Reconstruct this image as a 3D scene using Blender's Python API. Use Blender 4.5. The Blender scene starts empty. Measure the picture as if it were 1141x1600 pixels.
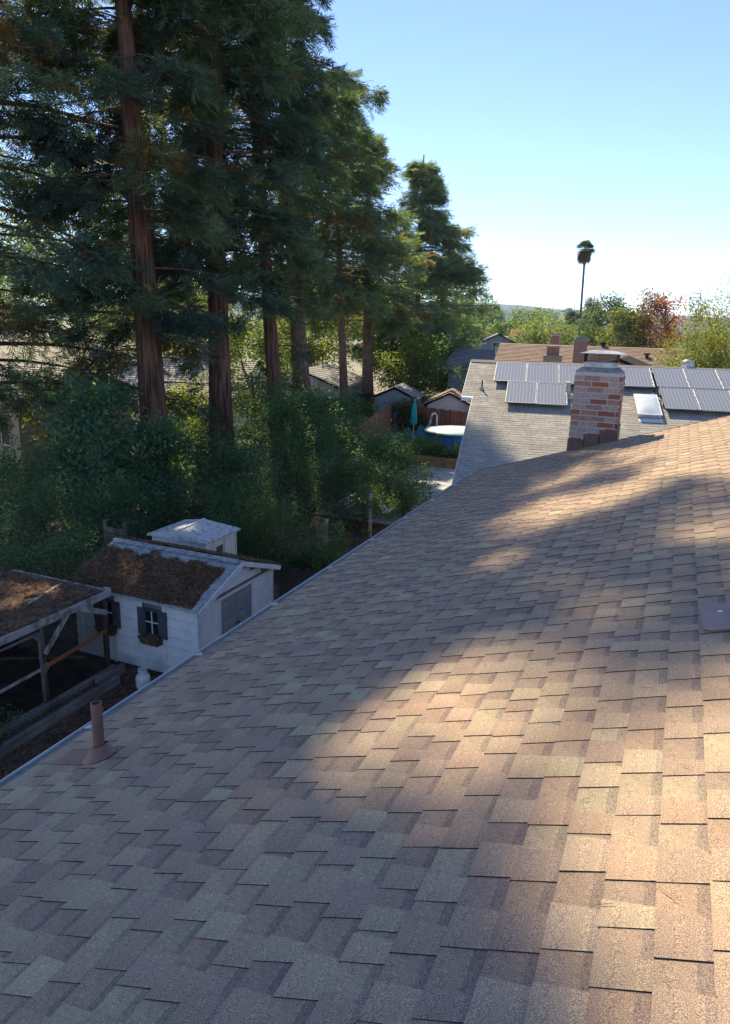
import bpy, math, random
import numpy as np
from mathutils import Matrix, Vector, noise
random.seed(11)
rng = np.random.default_rng(7)
R_ = math.radians
sc = bpy.context.scene
C = sc.collection

# ------------------------------------------------------------------ camera, light, exposure
cam = bpy.data.cameras.new('camera'); cam_o = bpy.data.objects.new('camera', cam); C.objects.link(cam_o)
cam.sensor_fit = 'VERTICAL'; cam.sensor_height = 36.0; cam.sensor_width = 25.67
cam.lens = 36.0 * 1109.0 / 1600.0
cam.clip_start = 0.05; cam.clip_end = 12000
RT = ((0.9159579, 0.4003657, 0.0269891), (-0.1265875, 0.2244733, 0.9662232), (-0.3807843, 0.8884363, -0.2562894))
cam_o.matrix_world = Matrix(((RT[0][0], RT[1][0], -RT[2][0], 0), (RT[0][1], RT[1][1], -RT[2][1], 0),
                             (RT[0][2], RT[1][2], -RT[2][2], 8.0), (0, 0, 0, 1)))
sc.camera = cam_o
SUN_AZ, SUN_EL = 34.3, 40.3        # degrees left of +Y, above the horizon
S = np.array([-math.sin(R_(SUN_AZ)) * math.cos(R_(SUN_EL)), math.cos(R_(SUN_AZ)) * math.cos(R_(SUN_EL)), math.sin(R_(SUN_EL))])
w = bpy.data.worlds.new('World'); sc.world = w; w.use_nodes = True
nt = w.node_tree; bg = nt.nodes['Background']
sky = nt.nodes.new('ShaderNodeTexSky'); sky.sky_type = 'NISHITA'; sky.sun_disc = False
sky.sun_elevation = R_(SUN_EL); sky.sun_rotation = R_(-SUN_AZ)
sky.air_density = 0.65; sky.dust_density = 0.0; sky.ozone_density = 6.0; sky.altitude = 30
tint = nt.nodes.new('ShaderNodeMix'); tint.data_type = 'RGBA'; tint.blend_type = 'MULTIPLY'; tint.inputs[0].default_value = 1.0
tint.inputs[7].default_value = (1.10, 0.91, 0.84, 1)      # slightly warmer white balance for the whole sky
nt.links.new(sky.outputs[0], tint.inputs[6]); nt.links.new(tint.outputs[2], bg.inputs[0]); bg.inputs[1].default_value = 0.086
sl = bpy.data.lights.new('sun', 'SUN'); sl.energy = 2.65; sl.angle = R_(0.53); sl.color = (1.0, 0.85, 0.59)
sun_o = bpy.data.objects.new('sun', sl); C.objects.link(sun_o)
sun_o.rotation_euler = Vector(S).to_track_quat('Z', 'Y').to_euler()
sc.view_settings.view_transform = 'Standard'; sc.view_settings.look = 'None'
sc.view_settings.gamma = 1; sc.view_settings.use_curve_mapping = False
sc.view_settings.exposure = 1.85
sc.cycles.max_bounces = 7; sc.cycles.transparent_max_bounces = 8; sc.cycles.diffuse_bounces = 4
sc.cycles.volume_bounces = 0; sc.cycles.caustics_reflective = False; sc.cycles.caustics_refractive = False
sc.cycles.use_denoising = True

# ------------------------------------------------------------------ materials
MATS = {}
def mat(name, col, col2=None, scale=4.0, rough=0.85, bump=0.0, bscale=None, metal=0.0, spec=0.3, stretch=(1, 1, 1),
        fine=0.0, fscale=200.0, attr=False, detail=4, transl=0.0, contrast=(0.35, 0.65), coords='Object', emit=None, alpha=None):
    """colour = mix(col, col2, noise) [* vertex colour] [* fine grain]"""
    if name in MATS: return MATS[name]
    m = bpy.data.materials.new(name); m.use_nodes = True; MATS[name] = m
    n = m.node_tree; N = n.nodes; L = n.links
    p = N['Principled BSDF']; p.inputs['Roughness'].default_value = rough
    p.inputs['Metallic'].default_value = metal; p.inputs['Specular IOR Level'].default_value = spec
    tc = N.new('ShaderNodeTexCoord'); mp = N.new('ShaderNodeMapping'); mp.inputs['Scale'].default_value = stretch
    L.new(tc.outputs[coords], mp.inputs[0])
    nz = N.new('ShaderNodeTexNoise'); nz.inputs['Scale'].default_value = scale; nz.inputs['Detail'].default_value = detail
    L.new(mp.outputs[0], nz.inputs['Vector'])
    cr = N.new('ShaderNodeValToRGB'); cr.color_ramp.elements[0].position = contrast[0]; cr.color_ramp.elements[1].position = contrast[1]
    c2 = col2 or tuple(x * 0.72 for x in col)
    cr.color_ramp.elements[0].color = (*c2, 1); cr.color_ramp.elements[1].color = (*col, 1)
    L.new(nz.outputs['Fac'], cr.inputs[0]); out = cr.outputs[0]
    def mul(a, b, fac=1.0):
        x = N.new('ShaderNodeMix'); x.data_type = 'RGBA'; x.blend_type = 'MULTIPLY'; x.inputs[0].default_value = fac
        L.new(a, x.inputs[6]); L.new(b, x.inputs[7]); return x.outputs[2]
    if attr:
        at = N.new('ShaderNodeAttribute'); at.attribute_name = 'col'; out = mul(out, at.outputs['Color'])
    if fine:
        fn = N.new('ShaderNodeTexNoise'); fn.inputs['Scale'].default_value = fscale; fn.inputs['Detail'].default_value = 2
        L.new(mp.outputs[0], fn.inputs['Vector'])
        fr = N.new('ShaderNodeValToRGB'); fr.color_ramp.elements[0].position = 0.3; fr.color_ramp.elements[1].position = 0.7
        a = 1 - fine; b = 1 + fine * 0.9
        fr.color_ramp.elements[0].color = (a, a, a, 1); fr.color_ramp.elements[1].color = (b, b * 0.985, b * 0.95, 1)
        L.new(fn.outputs['Fac'], fr.inputs[0]); out = mul(out, fr.outputs[0])
    L.new(out, p.inputs['Base Color'])
    if bump:
        bn = N.new('ShaderNodeTexNoise'); bn.inputs['Scale'].default_value = bscale or scale * 4; bn.inputs['Detail'].default_value = 5
        L.new(mp.outputs[0], bn.inputs['Vector'])
        bp = N.new('ShaderNodeBump'); bp.inputs['Strength'].default_value = bump; bp.inputs['Distance'].default_value = 0.02
        L.new(bn.outputs['Fac'], bp.inputs['Height']); L.new(bp.outputs[0], p.inputs['Normal'])
    if transl:
        tr = N.new('ShaderNodeBsdfTranslucent'); L.new(out, tr.inputs[0])
        g = N.new('ShaderNodeMix'); g.data_type = 'RGBA'; g.blend_type = 'MULTIPLY'; g.inputs[0].default_value = 1
        L.new(out, g.inputs[6]); g.inputs[7].default_value = (1.9, 1.9, 0.75, 1); L.new(g.outputs[2], tr.inputs[0])
        mx = N.new('ShaderNodeMixShader'); mx.inputs[0].default_value = transl
        L.new(p.outputs[0], mx.inputs[1]); L.new(tr.outputs[0], mx.inputs[2]); L.new(mx.outputs[0], N['Material Output'].inputs[0])
    return m

def leafmat(name, transl=0.45, rough=0.6, spec=0.25):
    return mat(name, (1, 1, 1), (0.55, 0.60, 0.58), scale=1.1, rough=rough, attr=True, transl=transl, spec=spec)

M_shingle = mat('asphalt_shingle', (1, 1, 1), (0.82, 0.82, 0.84), scale=7.0, rough=0.93, attr=True, fine=0.72, fscale=330, bump=0.15, bscale=380, spec=0.2)
M_shingle2 = mat('grey_shingle', (1, 1, 1), (0.84, 0.84, 0.84), scale=1.2, rough=0.95, attr=True, fine=0.3, fscale=60, spec=0.15)
M_gutter = mat('painted_gutter', (0.62, 0.64, 0.62), (0.45, 0.47, 0.46), scale=3, rough=0.5, spec=0.4)
M_guard = mat('gutter_guard_mesh', (0.20, 0.21, 0.22), (0.13, 0.13, 0.14), scale=20, rough=0.7, fine=0.3, fscale=300)
M_clip = mat('bright_clip', (0.8, 0.8, 0.78), rough=0.4)
M_brown = mat('brown_paint', (0.20, 0.115, 0.09), (0.145, 0.085, 0.07), scale=6, rough=0.65)
M_rose = mat('rose_brown_metal', (0.29, 0.155, 0.115), (0.22, 0.12, 0.095), scale=7, rough=0.5, spec=0.5, fine=0.1)
M_mortar = mat('mortar', (0.60, 0.57, 0.54), (0.48, 0.44, 0.42), scale=12, rough=0.95, bump=0.4, bscale=60, fine=0.2)
M_brick = [mat('brick_red', (0.40, 0.12, 0.07), (0.34, 0.11, 0.07), scale=22, rough=0.9, bump=0.4, bscale=50, fine=0.2, coords='Object'),
           mat('brick_faded', (0.44, 0.27, 0.225), (0.33, 0.17, 0.135), scale=26, rough=0.95, bump=0.4, bscale=50, fine=0.25),
           mat('brick_chalky', (0.50, 0.42, 0.39), (0.38, 0.26, 0.225), scale=30, rough=0.95, bump=0.4, bscale=50, fine=0.25),
           mat('brick_dark', (0.30, 0.12, 0.09), (0.25, 0.10, 0.08), scale=22, rough=0.9, bump=0.4, bscale=50, fine=0.2)]
M_cement = mat('grey_cement', (0.30, 0.31, 0.31), (0.20, 0.21, 0.22), scale=9, rough=0.9, bump=0.3, fine=0.15)
M_galv = mat('galvanised_metal', (0.50, 0.52, 0.54), (0.32, 0.33, 0.35), scale=8, rough=0.42, metal=0.6, spec=0.5)
M_black = mat('black_metal', (0.03, 0.03, 0.033), rough=0.6)
M_dark = mat('dark_void', (0.012, 0.012, 0.014), rough=0.9)
M_stucco = mat('stucco_beige', (0.56, 0.47, 0.36), (0.46, 0.38, 0.29), scale=1.5, rough=0.95, bump=0.25, bscale=40)
M_white = mat('white_paint', (0.82, 0.84, 0.85), (0.70, 0.73, 0.75), scale=3, rough=0.6, fine=0.06, fscale=30)
M_whitetrim = mat('white_trim', (0.80, 0.81, 0.81), (0.66, 0.68, 0.68), scale=5, rough=0.5)
M_oldwhite = mat('weathered_white_wood', (0.46, 0.44, 0.41), (0.19, 0.15, 0.12), scale=5, rough=0.85, stretch=(1, 1, 1), contrast=(0.36, 0.56), fine=0.15, fscale=60)
M_shutter = mat('blue_grey_shutter', (0.085, 0.105, 0.125), (0.06, 0.075, 0.09), scale=6, rough=0.65)
M_door = mat('grey_door_paint', (0.31, 0.32, 0.35), (0.24, 0.25, 0.275), scale=5, rough=0.65, fine=0.1, fscale=40)
M_glass = mat('window_glass', (0.022, 0.026, 0.03), (0.015, 0.018, 0.02), scale=2, rough=0.08, spec=0.6)
M_wood = mat('weathered_wood', (0.23, 0.175, 0.135), (0.10, 0.07, 0.055), scale=7, rough=0.9, stretch=(1, 1, 0.25), fine=0.2, fscale=50)
M_greywood = mat('grey_timber', (0.27, 0.255, 0.235), (0.14, 0.13, 0.12), scale=5, rough=0.9, stretch=(1, 0.3, 1), fine=0.2, fscale=50)
M_orangewood = mat('orange_timber', (0.40, 0.155, 0.06), (0.25, 0.10, 0.045), scale=5, rough=0.8)
M_redwood = mat('red_fence_wood', (0.42, 0.15, 0.10), (0.26, 0.10, 0.07), scale=3, rough=0.9, fine=0.15, fscale=25)
M_tanwood = mat('tan_fence_wood', (0.33, 0.22, 0.13), (0.19, 0.13, 0.08), scale=3, rough=0.9, fine=0.15, fscale=25)
M_darkwood = mat('dark_fence_wood', (0.07, 0.055, 0.048), (0.035, 0.03, 0.028), scale=3, rough=0.9, stretch=(1, 1, 0.3))
M_bark = mat('redwood_bark', (0.225, 0.115, 0.078), (0.06, 0.033, 0.025), scale=9, rough=0.95, stretch=(1, 1, 0.07), bump=0.8, bscale=14, detail=6, contrast=(0.4, 0.62))
M_bark2 = mat('grey_bark', (0.25, 0.155, 0.115), (0.11, 0.07, 0.055), scale=9, rough=0.95, stretch=(1, 1, 0.2), bump=0.6, bscale=18, detail=6)
M_palmbark = mat('palm_bark', (0.17, 0.13, 0.10), (0.10, 0.08, 0.065), scale=4, rough=0.95)
M_needle = leafmat('redwood_needles', 0.42, 0.65)
M_leaf = leafmat('broad_leaves', 0.48, 0.55, 0.3)
M_litter = mat('dry_needle_litter', (0.25, 0.145, 0.08), (0.09, 0.055, 0.036), scale=14, rough=0.95, bump=0.8, bscale=40, detail=6, contrast=(0.38, 0.62))
M_needledry = mat('dry_needles', (1, 1, 1), (0.7, 0.7, 0.7), scale=3, rough=0.9, attr=True)
M_ground = mat('ground_mulch', (0.14, 0.09, 0.06), (0.045, 0.034, 0.027), scale=2.5, rough=0.95, bump=0.5, bscale=12, detail=8, fine=0.35, fscale=18)
M_land = mat('far_land', (0.26, 0.23, 0.16), (0.14, 0.14, 0.08), scale=0.03, rough=0.95, detail=6)
M_conc = mat('pale_concrete', (0.50, 0.50, 0.49), (0.38, 0.385, 0.38), scale=2, rough=0.9, fine=0.12, fscale=30)
M_hill = mat('hill_scrub', (0.06, 0.075, 0.06), (0.04, 0.055, 0.05), scale=0.01, rough=1)
M_pool = mat('pool_blue_liner', (0.02, 0.18, 0.62), (0.015, 0.14, 0.5), scale=1, rough=0.4)
M_poolgreen = mat('pool_green_rim', (0.03, 0.12, 0.10), rough=0.5)
M_cover = mat('pale_aqua_cover', (0.50, 0.74, 0.66), (0.42, 0.66, 0.60), scale=1.5, rough=0.5)
M_turq = mat('turquoise_plastic', (0.02, 0.42, 0.42), (0.015, 0.34, 0.36), scale=3, rough=0.4)
M_tank = mat('white_enamel', (0.72, 0.76, 0.80), (0.55, 0.60, 0.65), scale=8, rough=0.3, spec=0.5)
M_cell = None

def panel_material():
    m = bpy.data.materials.new('solar_cells'); m.use_nodes = True; n = m.node_tree; N = n.nodes; L = n.links
    p = N['Principled BSDF']; p.inputs['Roughness'].default_value = 0.22; p.inputs['Specular IOR Level'].default_value = 0.6
    tc = N.new('ShaderNodeTexCoord'); sp = N.new('ShaderNodeSeparateXYZ'); L.new(tc.outputs['Object'], sp.inputs[0])
    def line(sock, period, width):
        a = N.new('ShaderNodeMath'); a.operation = 'DIVIDE'; L.new(sock, a.inputs[0]); a.inputs[1].default_value = period
        b = N.new('ShaderNodeMath'); b.operation = 'FRACT'; L.new(a.outputs[0], b.inputs[0])
        c = N.new('ShaderNodeMath'); c.operation = 'LESS_THAN'; L.new(b.outputs[0], c.inputs[0]); c.inputs[1].default_value = width
        return c.outputs[0]
    a = line(sp.outputs[0], 0.1015, 0.25); b = line(sp.outputs[1], 0.165, 0.06)
    mx = N.new('ShaderNodeMath'); mx.operation = 'MAXIMUM'; L.new(a, mx.inputs[0]); L.new(b, mx.inputs[1])
    c = N.new('ShaderNodeMix'); c.data_type = 'RGBA'; L.new(mx.outputs[0], c.inputs[0])
    c.inputs[6].default_value = (0.22, 0.225, 0.235, 1); c.inputs[7].default_value = (0.34, 0.35, 0.36, 1)
    L.new(c.outputs[2], p.inputs['Base Color']); return m
M_cell = panel_material()

# ------------------------------------------------------------------ helpers
W = {}
def link(o, parent=None, M=None):
    C.objects.link(o)
    M = M if M is not None else Matrix.Identity(4)
    W[o.name] = M
    if parent is not None:
        o.parent = parent; o.matrix_basis = W[parent.name].inverted() @ M
    else:
        o.matrix_basis = M
    return o
def tag(o, label=None, cat=None, group=None, kind=None):
    if label: o['label'] = label
    if cat: o['category'] = cat
    if group: o['group'] = group
    if kind: o['kind'] = kind
    return o
def empty(name, loc, rz=0.0, label=None, cat=None, group=None):
    o = bpy.data.objects.new(name, None); o.empty_display_size = 0.3
    link(o, None, Matrix.Translation(Vector(loc)) @ Matrix.Rotation(rz, 4, 'Z'))
    return tag(o, label, cat, group)
def frame(o, x, y, z=None):
    """4x4 from origin and axis vectors"""
    x = Vector(x).normalized(); y = Vector(y).normalized(); z = x.cross(y).normalized() if z is None else Vector(z).normalized()
    M = Matrix.Identity(4)
    for i in range(3):
        M[i][0], M[i][1], M[i][2], M[i][3] = x[i], y[i], z[i], o[i]
    return M

class MB:
    def __init__(s): s.v = []; s.f = []; s.c = []; s.col = None
    def face(s, pts, col=None):
        b = len(s.v); s.v += [tuple(p) for p in pts]; s.f.append(tuple(range(b, b + len(pts)))); s.c.append(col or s.col)
        return s
    def idx(s, verts, faces, col=None):
        b = len(s.v); s.v += [tuple(p) for p in verts]
        for f in faces: s.f.append(tuple(i + b for i in f)); s.c.append(col or s.col)
        return s
    def box(s, x0, x1, y0, y1, z0, z1, col=None, bev=0.0):
        if bev:
            e = bev; V = []; 
            for z, k in ((z0, 0), (z0 + e, 1), (z1 - e, 1), (z1, 0)):
                d = 0 if k else e
                V += [(x0 + d, y0 + d, z), (x1 - d, y0 + d, z), (x1 - d, y1 - d, z), (x0 + d, y1 - d, z)]
            F = [(3, 2, 1, 0), (12, 13, 14, 15)]
            for r in range(3):
                for i in range(4): F.append((r * 4 + i, r * 4 + (i + 1) % 4, r * 4 + 4 + (i + 1) % 4, r * 4 + 4 + i))
            return s.idx(V, F, col)
        V = [(x0, y0, z0), (x1, y0, z0), (x1, y1, z0), (x0, y1, z0), (x0, y0, z1), (x1, y0, z1), (x1, y1, z1), (x0, y1, z1)]
        return s.idx(V, [(3, 2, 1, 0), (4, 5, 6, 7), (0, 1, 5, 4), (1, 2, 6, 5), (2, 3, 7, 6), (3, 0, 4, 7)], col)
    def prism(s, poly, d, col=None):
        """polygon (3D points) extruded by vector d"""
        n = len(poly); P = [Vector(p) for p in poly]; Q = [p + Vector(d) for p in P]
        F = [tuple(range(n))[::-1], tuple(range(n, 2 * n))] + [(i, (i + 1) % n, n + (i + 1) % n, n + i) for i in range(n)]
        return s.idx(P + Q, F, col)
    def beam(s, a, b, w, h, col=None, up=(0, 0, 1)):
        a = Vector(a); b = Vector(b); d = (b - a).normalized(); u = Vector(up)
        if abs(d.dot(u)) > 0.98: u = Vector((0, 1, 0))
        sd = d.cross(u).normalized() * (w / 2); uu = sd.cross(d).normalized() * (h / 2)
        V = [a - sd - uu, a + sd - uu, a + sd + uu, a - sd + uu, b - sd - uu, b + sd - uu, b + sd + uu, b - sd + uu]
        return s.idx(V, [(3, 2, 1, 0), (4, 5, 6, 7), (0, 1, 5, 4), (1, 2, 6, 5), (2, 3, 7, 6), (3, 0, 4, 7)], col)
    def tube(s, pts, rad, n=8, cap=True, col=None):
        P = [Vector(p) for p in pts]; rr = rad if isinstance(rad, (list, tuple)) else [rad] * len(P); V = []; F = []
        for i, p in enumerate(P):
            t = (P[min(i + 1, len(P) - 1)] - P[max(i - 1, 0)]).normalized()
            u = t.cross(Vector((0, 0, 1)) if abs(t.z) < 0.95 else Vector((1, 0, 0))).normalized(); v = t.cross(u)
            for k in range(n):
                a = 2 * math.pi * k / n; V.append(p + (u * math.cos(a) + v * math.sin(a)) * rr[i])
        for i in range(len(P) - 1):
            for k in range(n): F.append((i * n + k, i * n + (k + 1) % n, (i + 1) * n + (k + 1) % n, (i + 1) * n + k))
        if cap: F.append(tuple(range(n))[::-1]); F.append(tuple(range((len(P) - 1) * n, len(P) * n)))
        return s.idx(V, F, col)
    def lathe(s, prof, cx=0, cy=0, n=20, col=None, ax='Z'):
        V = []; F = []
        for r, z in prof:
            for k in range(n):
                a = 2 * math.pi * k / n; V.append((cx + r * math.cos(a), cy + r * math.sin(a), z))
        for i in range(len(prof) - 1):
            for k in range(n): F.append((i * n + k, i * n + (k + 1) % n, (i + 1) * n + (k + 1) % n, (i + 1) * n + k))
        F.append(tuple(range((len(prof) - 1) * n, len(prof) * n))); F.append(tuple(range(n))[::-1])
        return s.idx(V, F, col)
    def mesh(s, name, m, smooth=False):
        me = bpy.data.meshes.new(name); me.from_pydata([tuple(v) for v in s.v], [], s.f)
        if any(c is not None for c in s.c):
            a = me.color_attributes.new('col', 'FLOAT_COLOR', 'CORNER')
            buf = np.ones((sum(len(f) for f in s.f), 4), np.float32); k = 0
            for f, c in zip(s.f, s.c):
                if c is not None: buf[k:k + len(f), :3] = c
                k += len(f)
            a.data.foreach_set('color', buf.ravel())
        if m: me.materials.append(m)
        if smooth: me.polygons.foreach_set('use_smooth', [True] * len(me.polygons))
        me.update(); return me
    def build(s, name, m, parent=None, M=None, smooth=False, kind=None, label=None):
        """verts are in the frame M (world if None)"""
        o = bpy.data.objects.new(name, s.mesh(name, m, smooth)); link(o, parent, M)
        if kind: o['kind'] = kind
        if label: o['label'] = label
        return o
def inst(name, me, parent, M):
    o = bpy.data.objects.new(name, me); return link(o, parent, M)
def T(x, y, z): return Matrix.Translation((x, y, z))

def quads_object(name, V, colr, m, parent=None, M=None, kind=None):
    """V: (N,4,3) rhombus corners in world space, colr (N,3)"""
    n = len(V); me = bpy.data.meshes.new(name)
    if M is not None:
        Mi = np.array(M.inverted()); V = V @ Mi[:3, :3].T + Mi[:3, 3]
    me.vertices.add(n * 4); me.vertices.foreach_set('co', np.ascontiguousarray(V, dtype=np.float32).ravel())
    me.loops.add(n * 4); me.loops.foreach_set('vertex_index', np.arange(n * 4, dtype=np.int32))
    me.polygons.add(n); me.polygons.foreach_set('loop_start', np.arange(0, n * 4, 4, dtype=np.int32))
    me.update(calc_edges=True)
    a = me.color_attributes.new('col', 'FLOAT_COLOR', 'POINT')
    cc = np.ones((n, 4, 4), np.float32); cc[:, :, :3] = colr[:, None, :]; a.data.foreach_set('color', cc.ravel())
    me.materials.append(m)
    o = bpy.data.objects.new(name, me); link(o, parent, M)
    if kind: o['kind'] = kind
    return o

def unit(a): return a / (np.linalg.norm(a, axis=-1, keepdims=True) + 1e-9)
def leaves(P, size, aspect=0.45, up=0.35, droop=0.0, bend=0.12):
    """rhombic leaves at points P, random attitude, faces biased upward"""
    n = len(P); size = np.broadcast_to(np.asarray(size, float), (n,))[:, None]
    a = rng.normal(size=(n, 3)); a[:, 2] = a[:, 2] * 0.6 - droop; a = unit(a)
    nn = rng.normal(size=(n, 3)) + np.array([0, 0, up * 3]); b = unit(np.cross(a, nn)); c = np.cross(a, b)
    l = a * size * 0.5; wv = b * size * 0.5 * aspect; k = c * size * bend
    return np.stack([P - l, P + wv + k * 0.5 , P + l - k, P - wv + k * 0.5], axis=1)
def tri_count(o): return sum(len(p.vertices) - 2 for p in o.data.polygons)

# ------------------------------------------------------------------ roof frame (our house)
AR = 18.1; ca, sa = math.cos(R_(AR)), math.sin(R_(AR))
NR = np.array([-sa, 0, ca]); UP = np.array([ca, 0, sa]); P0 = np.array([1.5 * sa, 0, 8 - 1.5 * ca])
MR = frame(P0, UP, (0, 1, 0), NR)          # local x = up the slope, y = along the eave, z = off the roof
S0, S1, Y0, Y1 = -3.93, 3.0, -3.5, 13.05
LIT=[[(-1.47,13.6),(-0.98,13.36),(0.41,13.08),(3,13.2),(3,10.2),(0.25,10.08),(-0.04,10.74),(-0.28,10.81),(-0.57,11.01),(-0.67,11.77),(-0.96,12.24)],
[(-1.06,11.47),(-0.58,11.35),(-0.37,10.63),(-0.75,9.93),(-1.15,9.76),(-1.1,10.78)],
[(-2.52,9.7),(-2.02,9.65),(-1.88,9.2),(-2.27,9.16)],
[(-2.05,8.11),(-1.46,8.41),(-0.68,8.26),(-0.68,7.68),(-1.38,7.75),(-1.95,7.77)],
[(-2.09,5.9),(-1.72,6.09),(-1.5,5.93),(-1.66,5.56),(-1.94,5.59)],
[(-1.21,4.84),(-1.11,5.13),(-0.97,4.89),(-0.97,4.62),(-1.18,4.57)],
[(-0.5,4.82),(-0.36,4.97),(-0.31,4.61),(-0.32,4.1),(-0.49,4.11),(-0.47,4.49)],
[(-1.03,4.06),(-0.81,4.1),(-0.8,3.76),(-1.02,3.82)],
[(-1.67,3.31),(-1.63,3.64),(-1.31,3.62),(-1.03,3.48),(-0.93,3.27),(-0.58,3.15),(-0.31,3.19),(0.9,3.3),(0.9,0.4),(-0.31,0.4),(-0.33,1.45),(-0.39,1.67),(-0.56,1.7),(-0.62,1.84),(-0.7,1.89),(-0.83,2.1),(-1.02,2.13),(-1.27,2.33),(-1.55,2.37),(-2,2.4),(-2.08,2.54),(-1.99,2.7),(-1.79,2.87),(-1.63,3.02)],
[(-2.2,2.18),(-2.09,2.27),(-1.96,2.23),(-2.02,2.12)],
[(-2.84,2.65),(-2.76,2.74),(-2.62,2.69),(-2.67,2.58)],
[(-3.46,2.3),(-3.29,2.42),(-3.13,2.36),(-3.22,2.22)],
[(-0.21,6.45),(0.07,6.58),(0.03,5.78),(-0.19,5.79)],
[(-2.75,7.39),(-2.45,7.53),(-2.28,7.19),(-2.55,7.04)]]
DARK=[[(-1.08,3.09),(-1.01,3.18),(-0.89,3.07),(-0.9,2.94),(-1.01,2.92)],
[(-1.53,2.6),(-1.46,2.76),(-1.29,2.64),(-1.3,2.49),(-1.42,2.49)],
[(-0.86,2.45),(-0.81,2.64),(-0.7,2.58),(-0.66,2.37),(-0.72,2.25),(-0.8,2.29)],
]
def grow(poly, m):
    cx_ = sum(p[0] for p in poly) / len(poly); cy_ = sum(p[1] for p in poly) / len(poly); o = []
    for x, y in poly:
        d = math.hypot(x - cx_, y - cy_) + 1e-6; o.append((x + (x - cx_) / d * m, y + (y - cy_) / d * m))
    return o
LIT = [grow(g, .075 if min(p[1] for p in g) < 3 else .06) for g in LIT]
def inpoly(x, y, poly):
    r = np.zeros(x.shape, bool); n = len(poly)
    for i in range(n):
        x1, y1 = poly[i]; x2, y2 = poly[(i + 1) % n]
        if y1 == y2: continue
        c = ((y1 > y) != (y2 > y)) & (x < (x2 - x1) * (y - y1) / (y2 - y1) + x1); r ^= c
    return r
_rf = random.Random(77)
FLECKS = [(_rf.uniform(-25, -10), _rf.uniform(13.5, 37), _rf.uniform(.15, .6)) for _ in range(85)] + [(-13.5, 46.5, 2.3), (-18.6, 44.5, 2.0), (-16.5, 51.5, 1.8), (-10.8, 36.5, 1.1), (-17.0, 57, 1.8), (-22.5, 58, 1.8), (-12.38, 12.6, .16), (-11.6, 12.3, .2), (-10.95, 12.1, .24), (-13.7, 10.3, .3), (-13.1, 10.75, .3), (-12.3, 10.3, .35), (-12.1, 11.0, .25), (-12.3, 9.7, .25)]
def fleck_gap(Q):
    """canopy points cleared to let sun flecks onto shrubs, pool yard, shed and run"""
    P = Q - S * ((Q[:, 2] - 2.15) / S[2])[:, None]; r = np.zeros(len(Q), bool)
    for x, y, d in FLECKS: r |= np.hypot(P[:, 0] - x, P[:, 1] - y) < d + .12
    return r & (Q[:, 2] > 2.6)
def sun_gap(Q):
    """points in the canopy that stand between the sun and the sunlit patches of the roof"""
    t = ((Q - P0) @ NR) / (S @ NR); P = Q - t[:, None] * S; s = (P - P0) @ UP; y = P[:, 1]
    r = np.zeros(len(Q), bool)
    for g in LIT: r |= inpoly(s, y, g)
    for g in DARK: r &= ~inpoly(s, y, g)
    if r.any():
        k = np.nonzero(r)[0]; r[k] = [noise.noise((a * 3.6, b * 2.3, 5.5)) < (.26 if b > 2.3 else 2) for a, b in zip(s[k], y[k])]
    return r

# ------------------------------------------------------------------ the setting
def grid_sheet(name, x0, x1, y0, y1, nx, ny, zf, m, kind='structure'):
    mb = MB(); V = [(x0 + (x1 - x0) * i / nx, y0 + (y1 - y0) * j / ny) for j in range(ny + 1) for i in range(nx + 1)]
    V = [(x, y, zf(x, y)) for x, y in V]
    F = [(j * (nx + 1) + i, j * (nx + 1) + i + 1, (j + 1) * (nx + 1) + i + 1, (j + 1) * (nx + 1) + i) for j in range(ny) for i in range(nx)]
    mb.idx(V, F); return mb.build(name, m, kind=kind, smooth=True)
grid_sheet('ground', -5000, 5000, -400, 8000, 40, 40, lambda x, y: 0.0, M_land)
grid_sheet('garden_soil', -30, -3.2, -6, 33, 60, 80, lambda x, y: 0.02 + 0.05 * noise.noise((x * 0.6, y * 0.6, 0)) + 0.05, M_ground)
# hills
mb = MB(); prof = [(-2600, 75), (-1900, 92), (-1400, 88), (-1000, 92), (-694, 84), (-560, 79), (-470, 73), (-360, 67), (-200, 60), (0, 57), (140, 54), (500, 60), (900, 52), (1500, 62), (2400, 50)]
rows = []
for j, (yy, k) in enumerate(((2350, 0.0), (2450, 0.55), (2560, 0.85), (2700, 1.0), (2900, 0.7), (3200, 0.0))):
    r = []
    for i in range(141):
        x = -2600 + 5000 * i / 140
        z = np.interp(x, [p[0] for p in prof], [p[1] for p in prof])
        z = z * 1.12 * k * (1 + 0.07 * noise.noise((x * 0.006, yy * 0.004, 1))) + 3 * noise.noise((x * 0.02, yy * 0.01, 5)) * k
        r.append((x, yy + 60 * noise.noise((x * 0.004, j, 2)), max(z, -0.5)))
    rows.append(r)
V = [p for r in rows for p in r]; F = [(j * 141 + i, j * 141 + i + 1, (j + 1) * 141 + i + 1, (j + 1) * 141 + i) for j in range(5) for i in range(140)]
mb.idx(V, F); mb.build('hills', M_hill, kind='structure', smooth=True)

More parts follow.
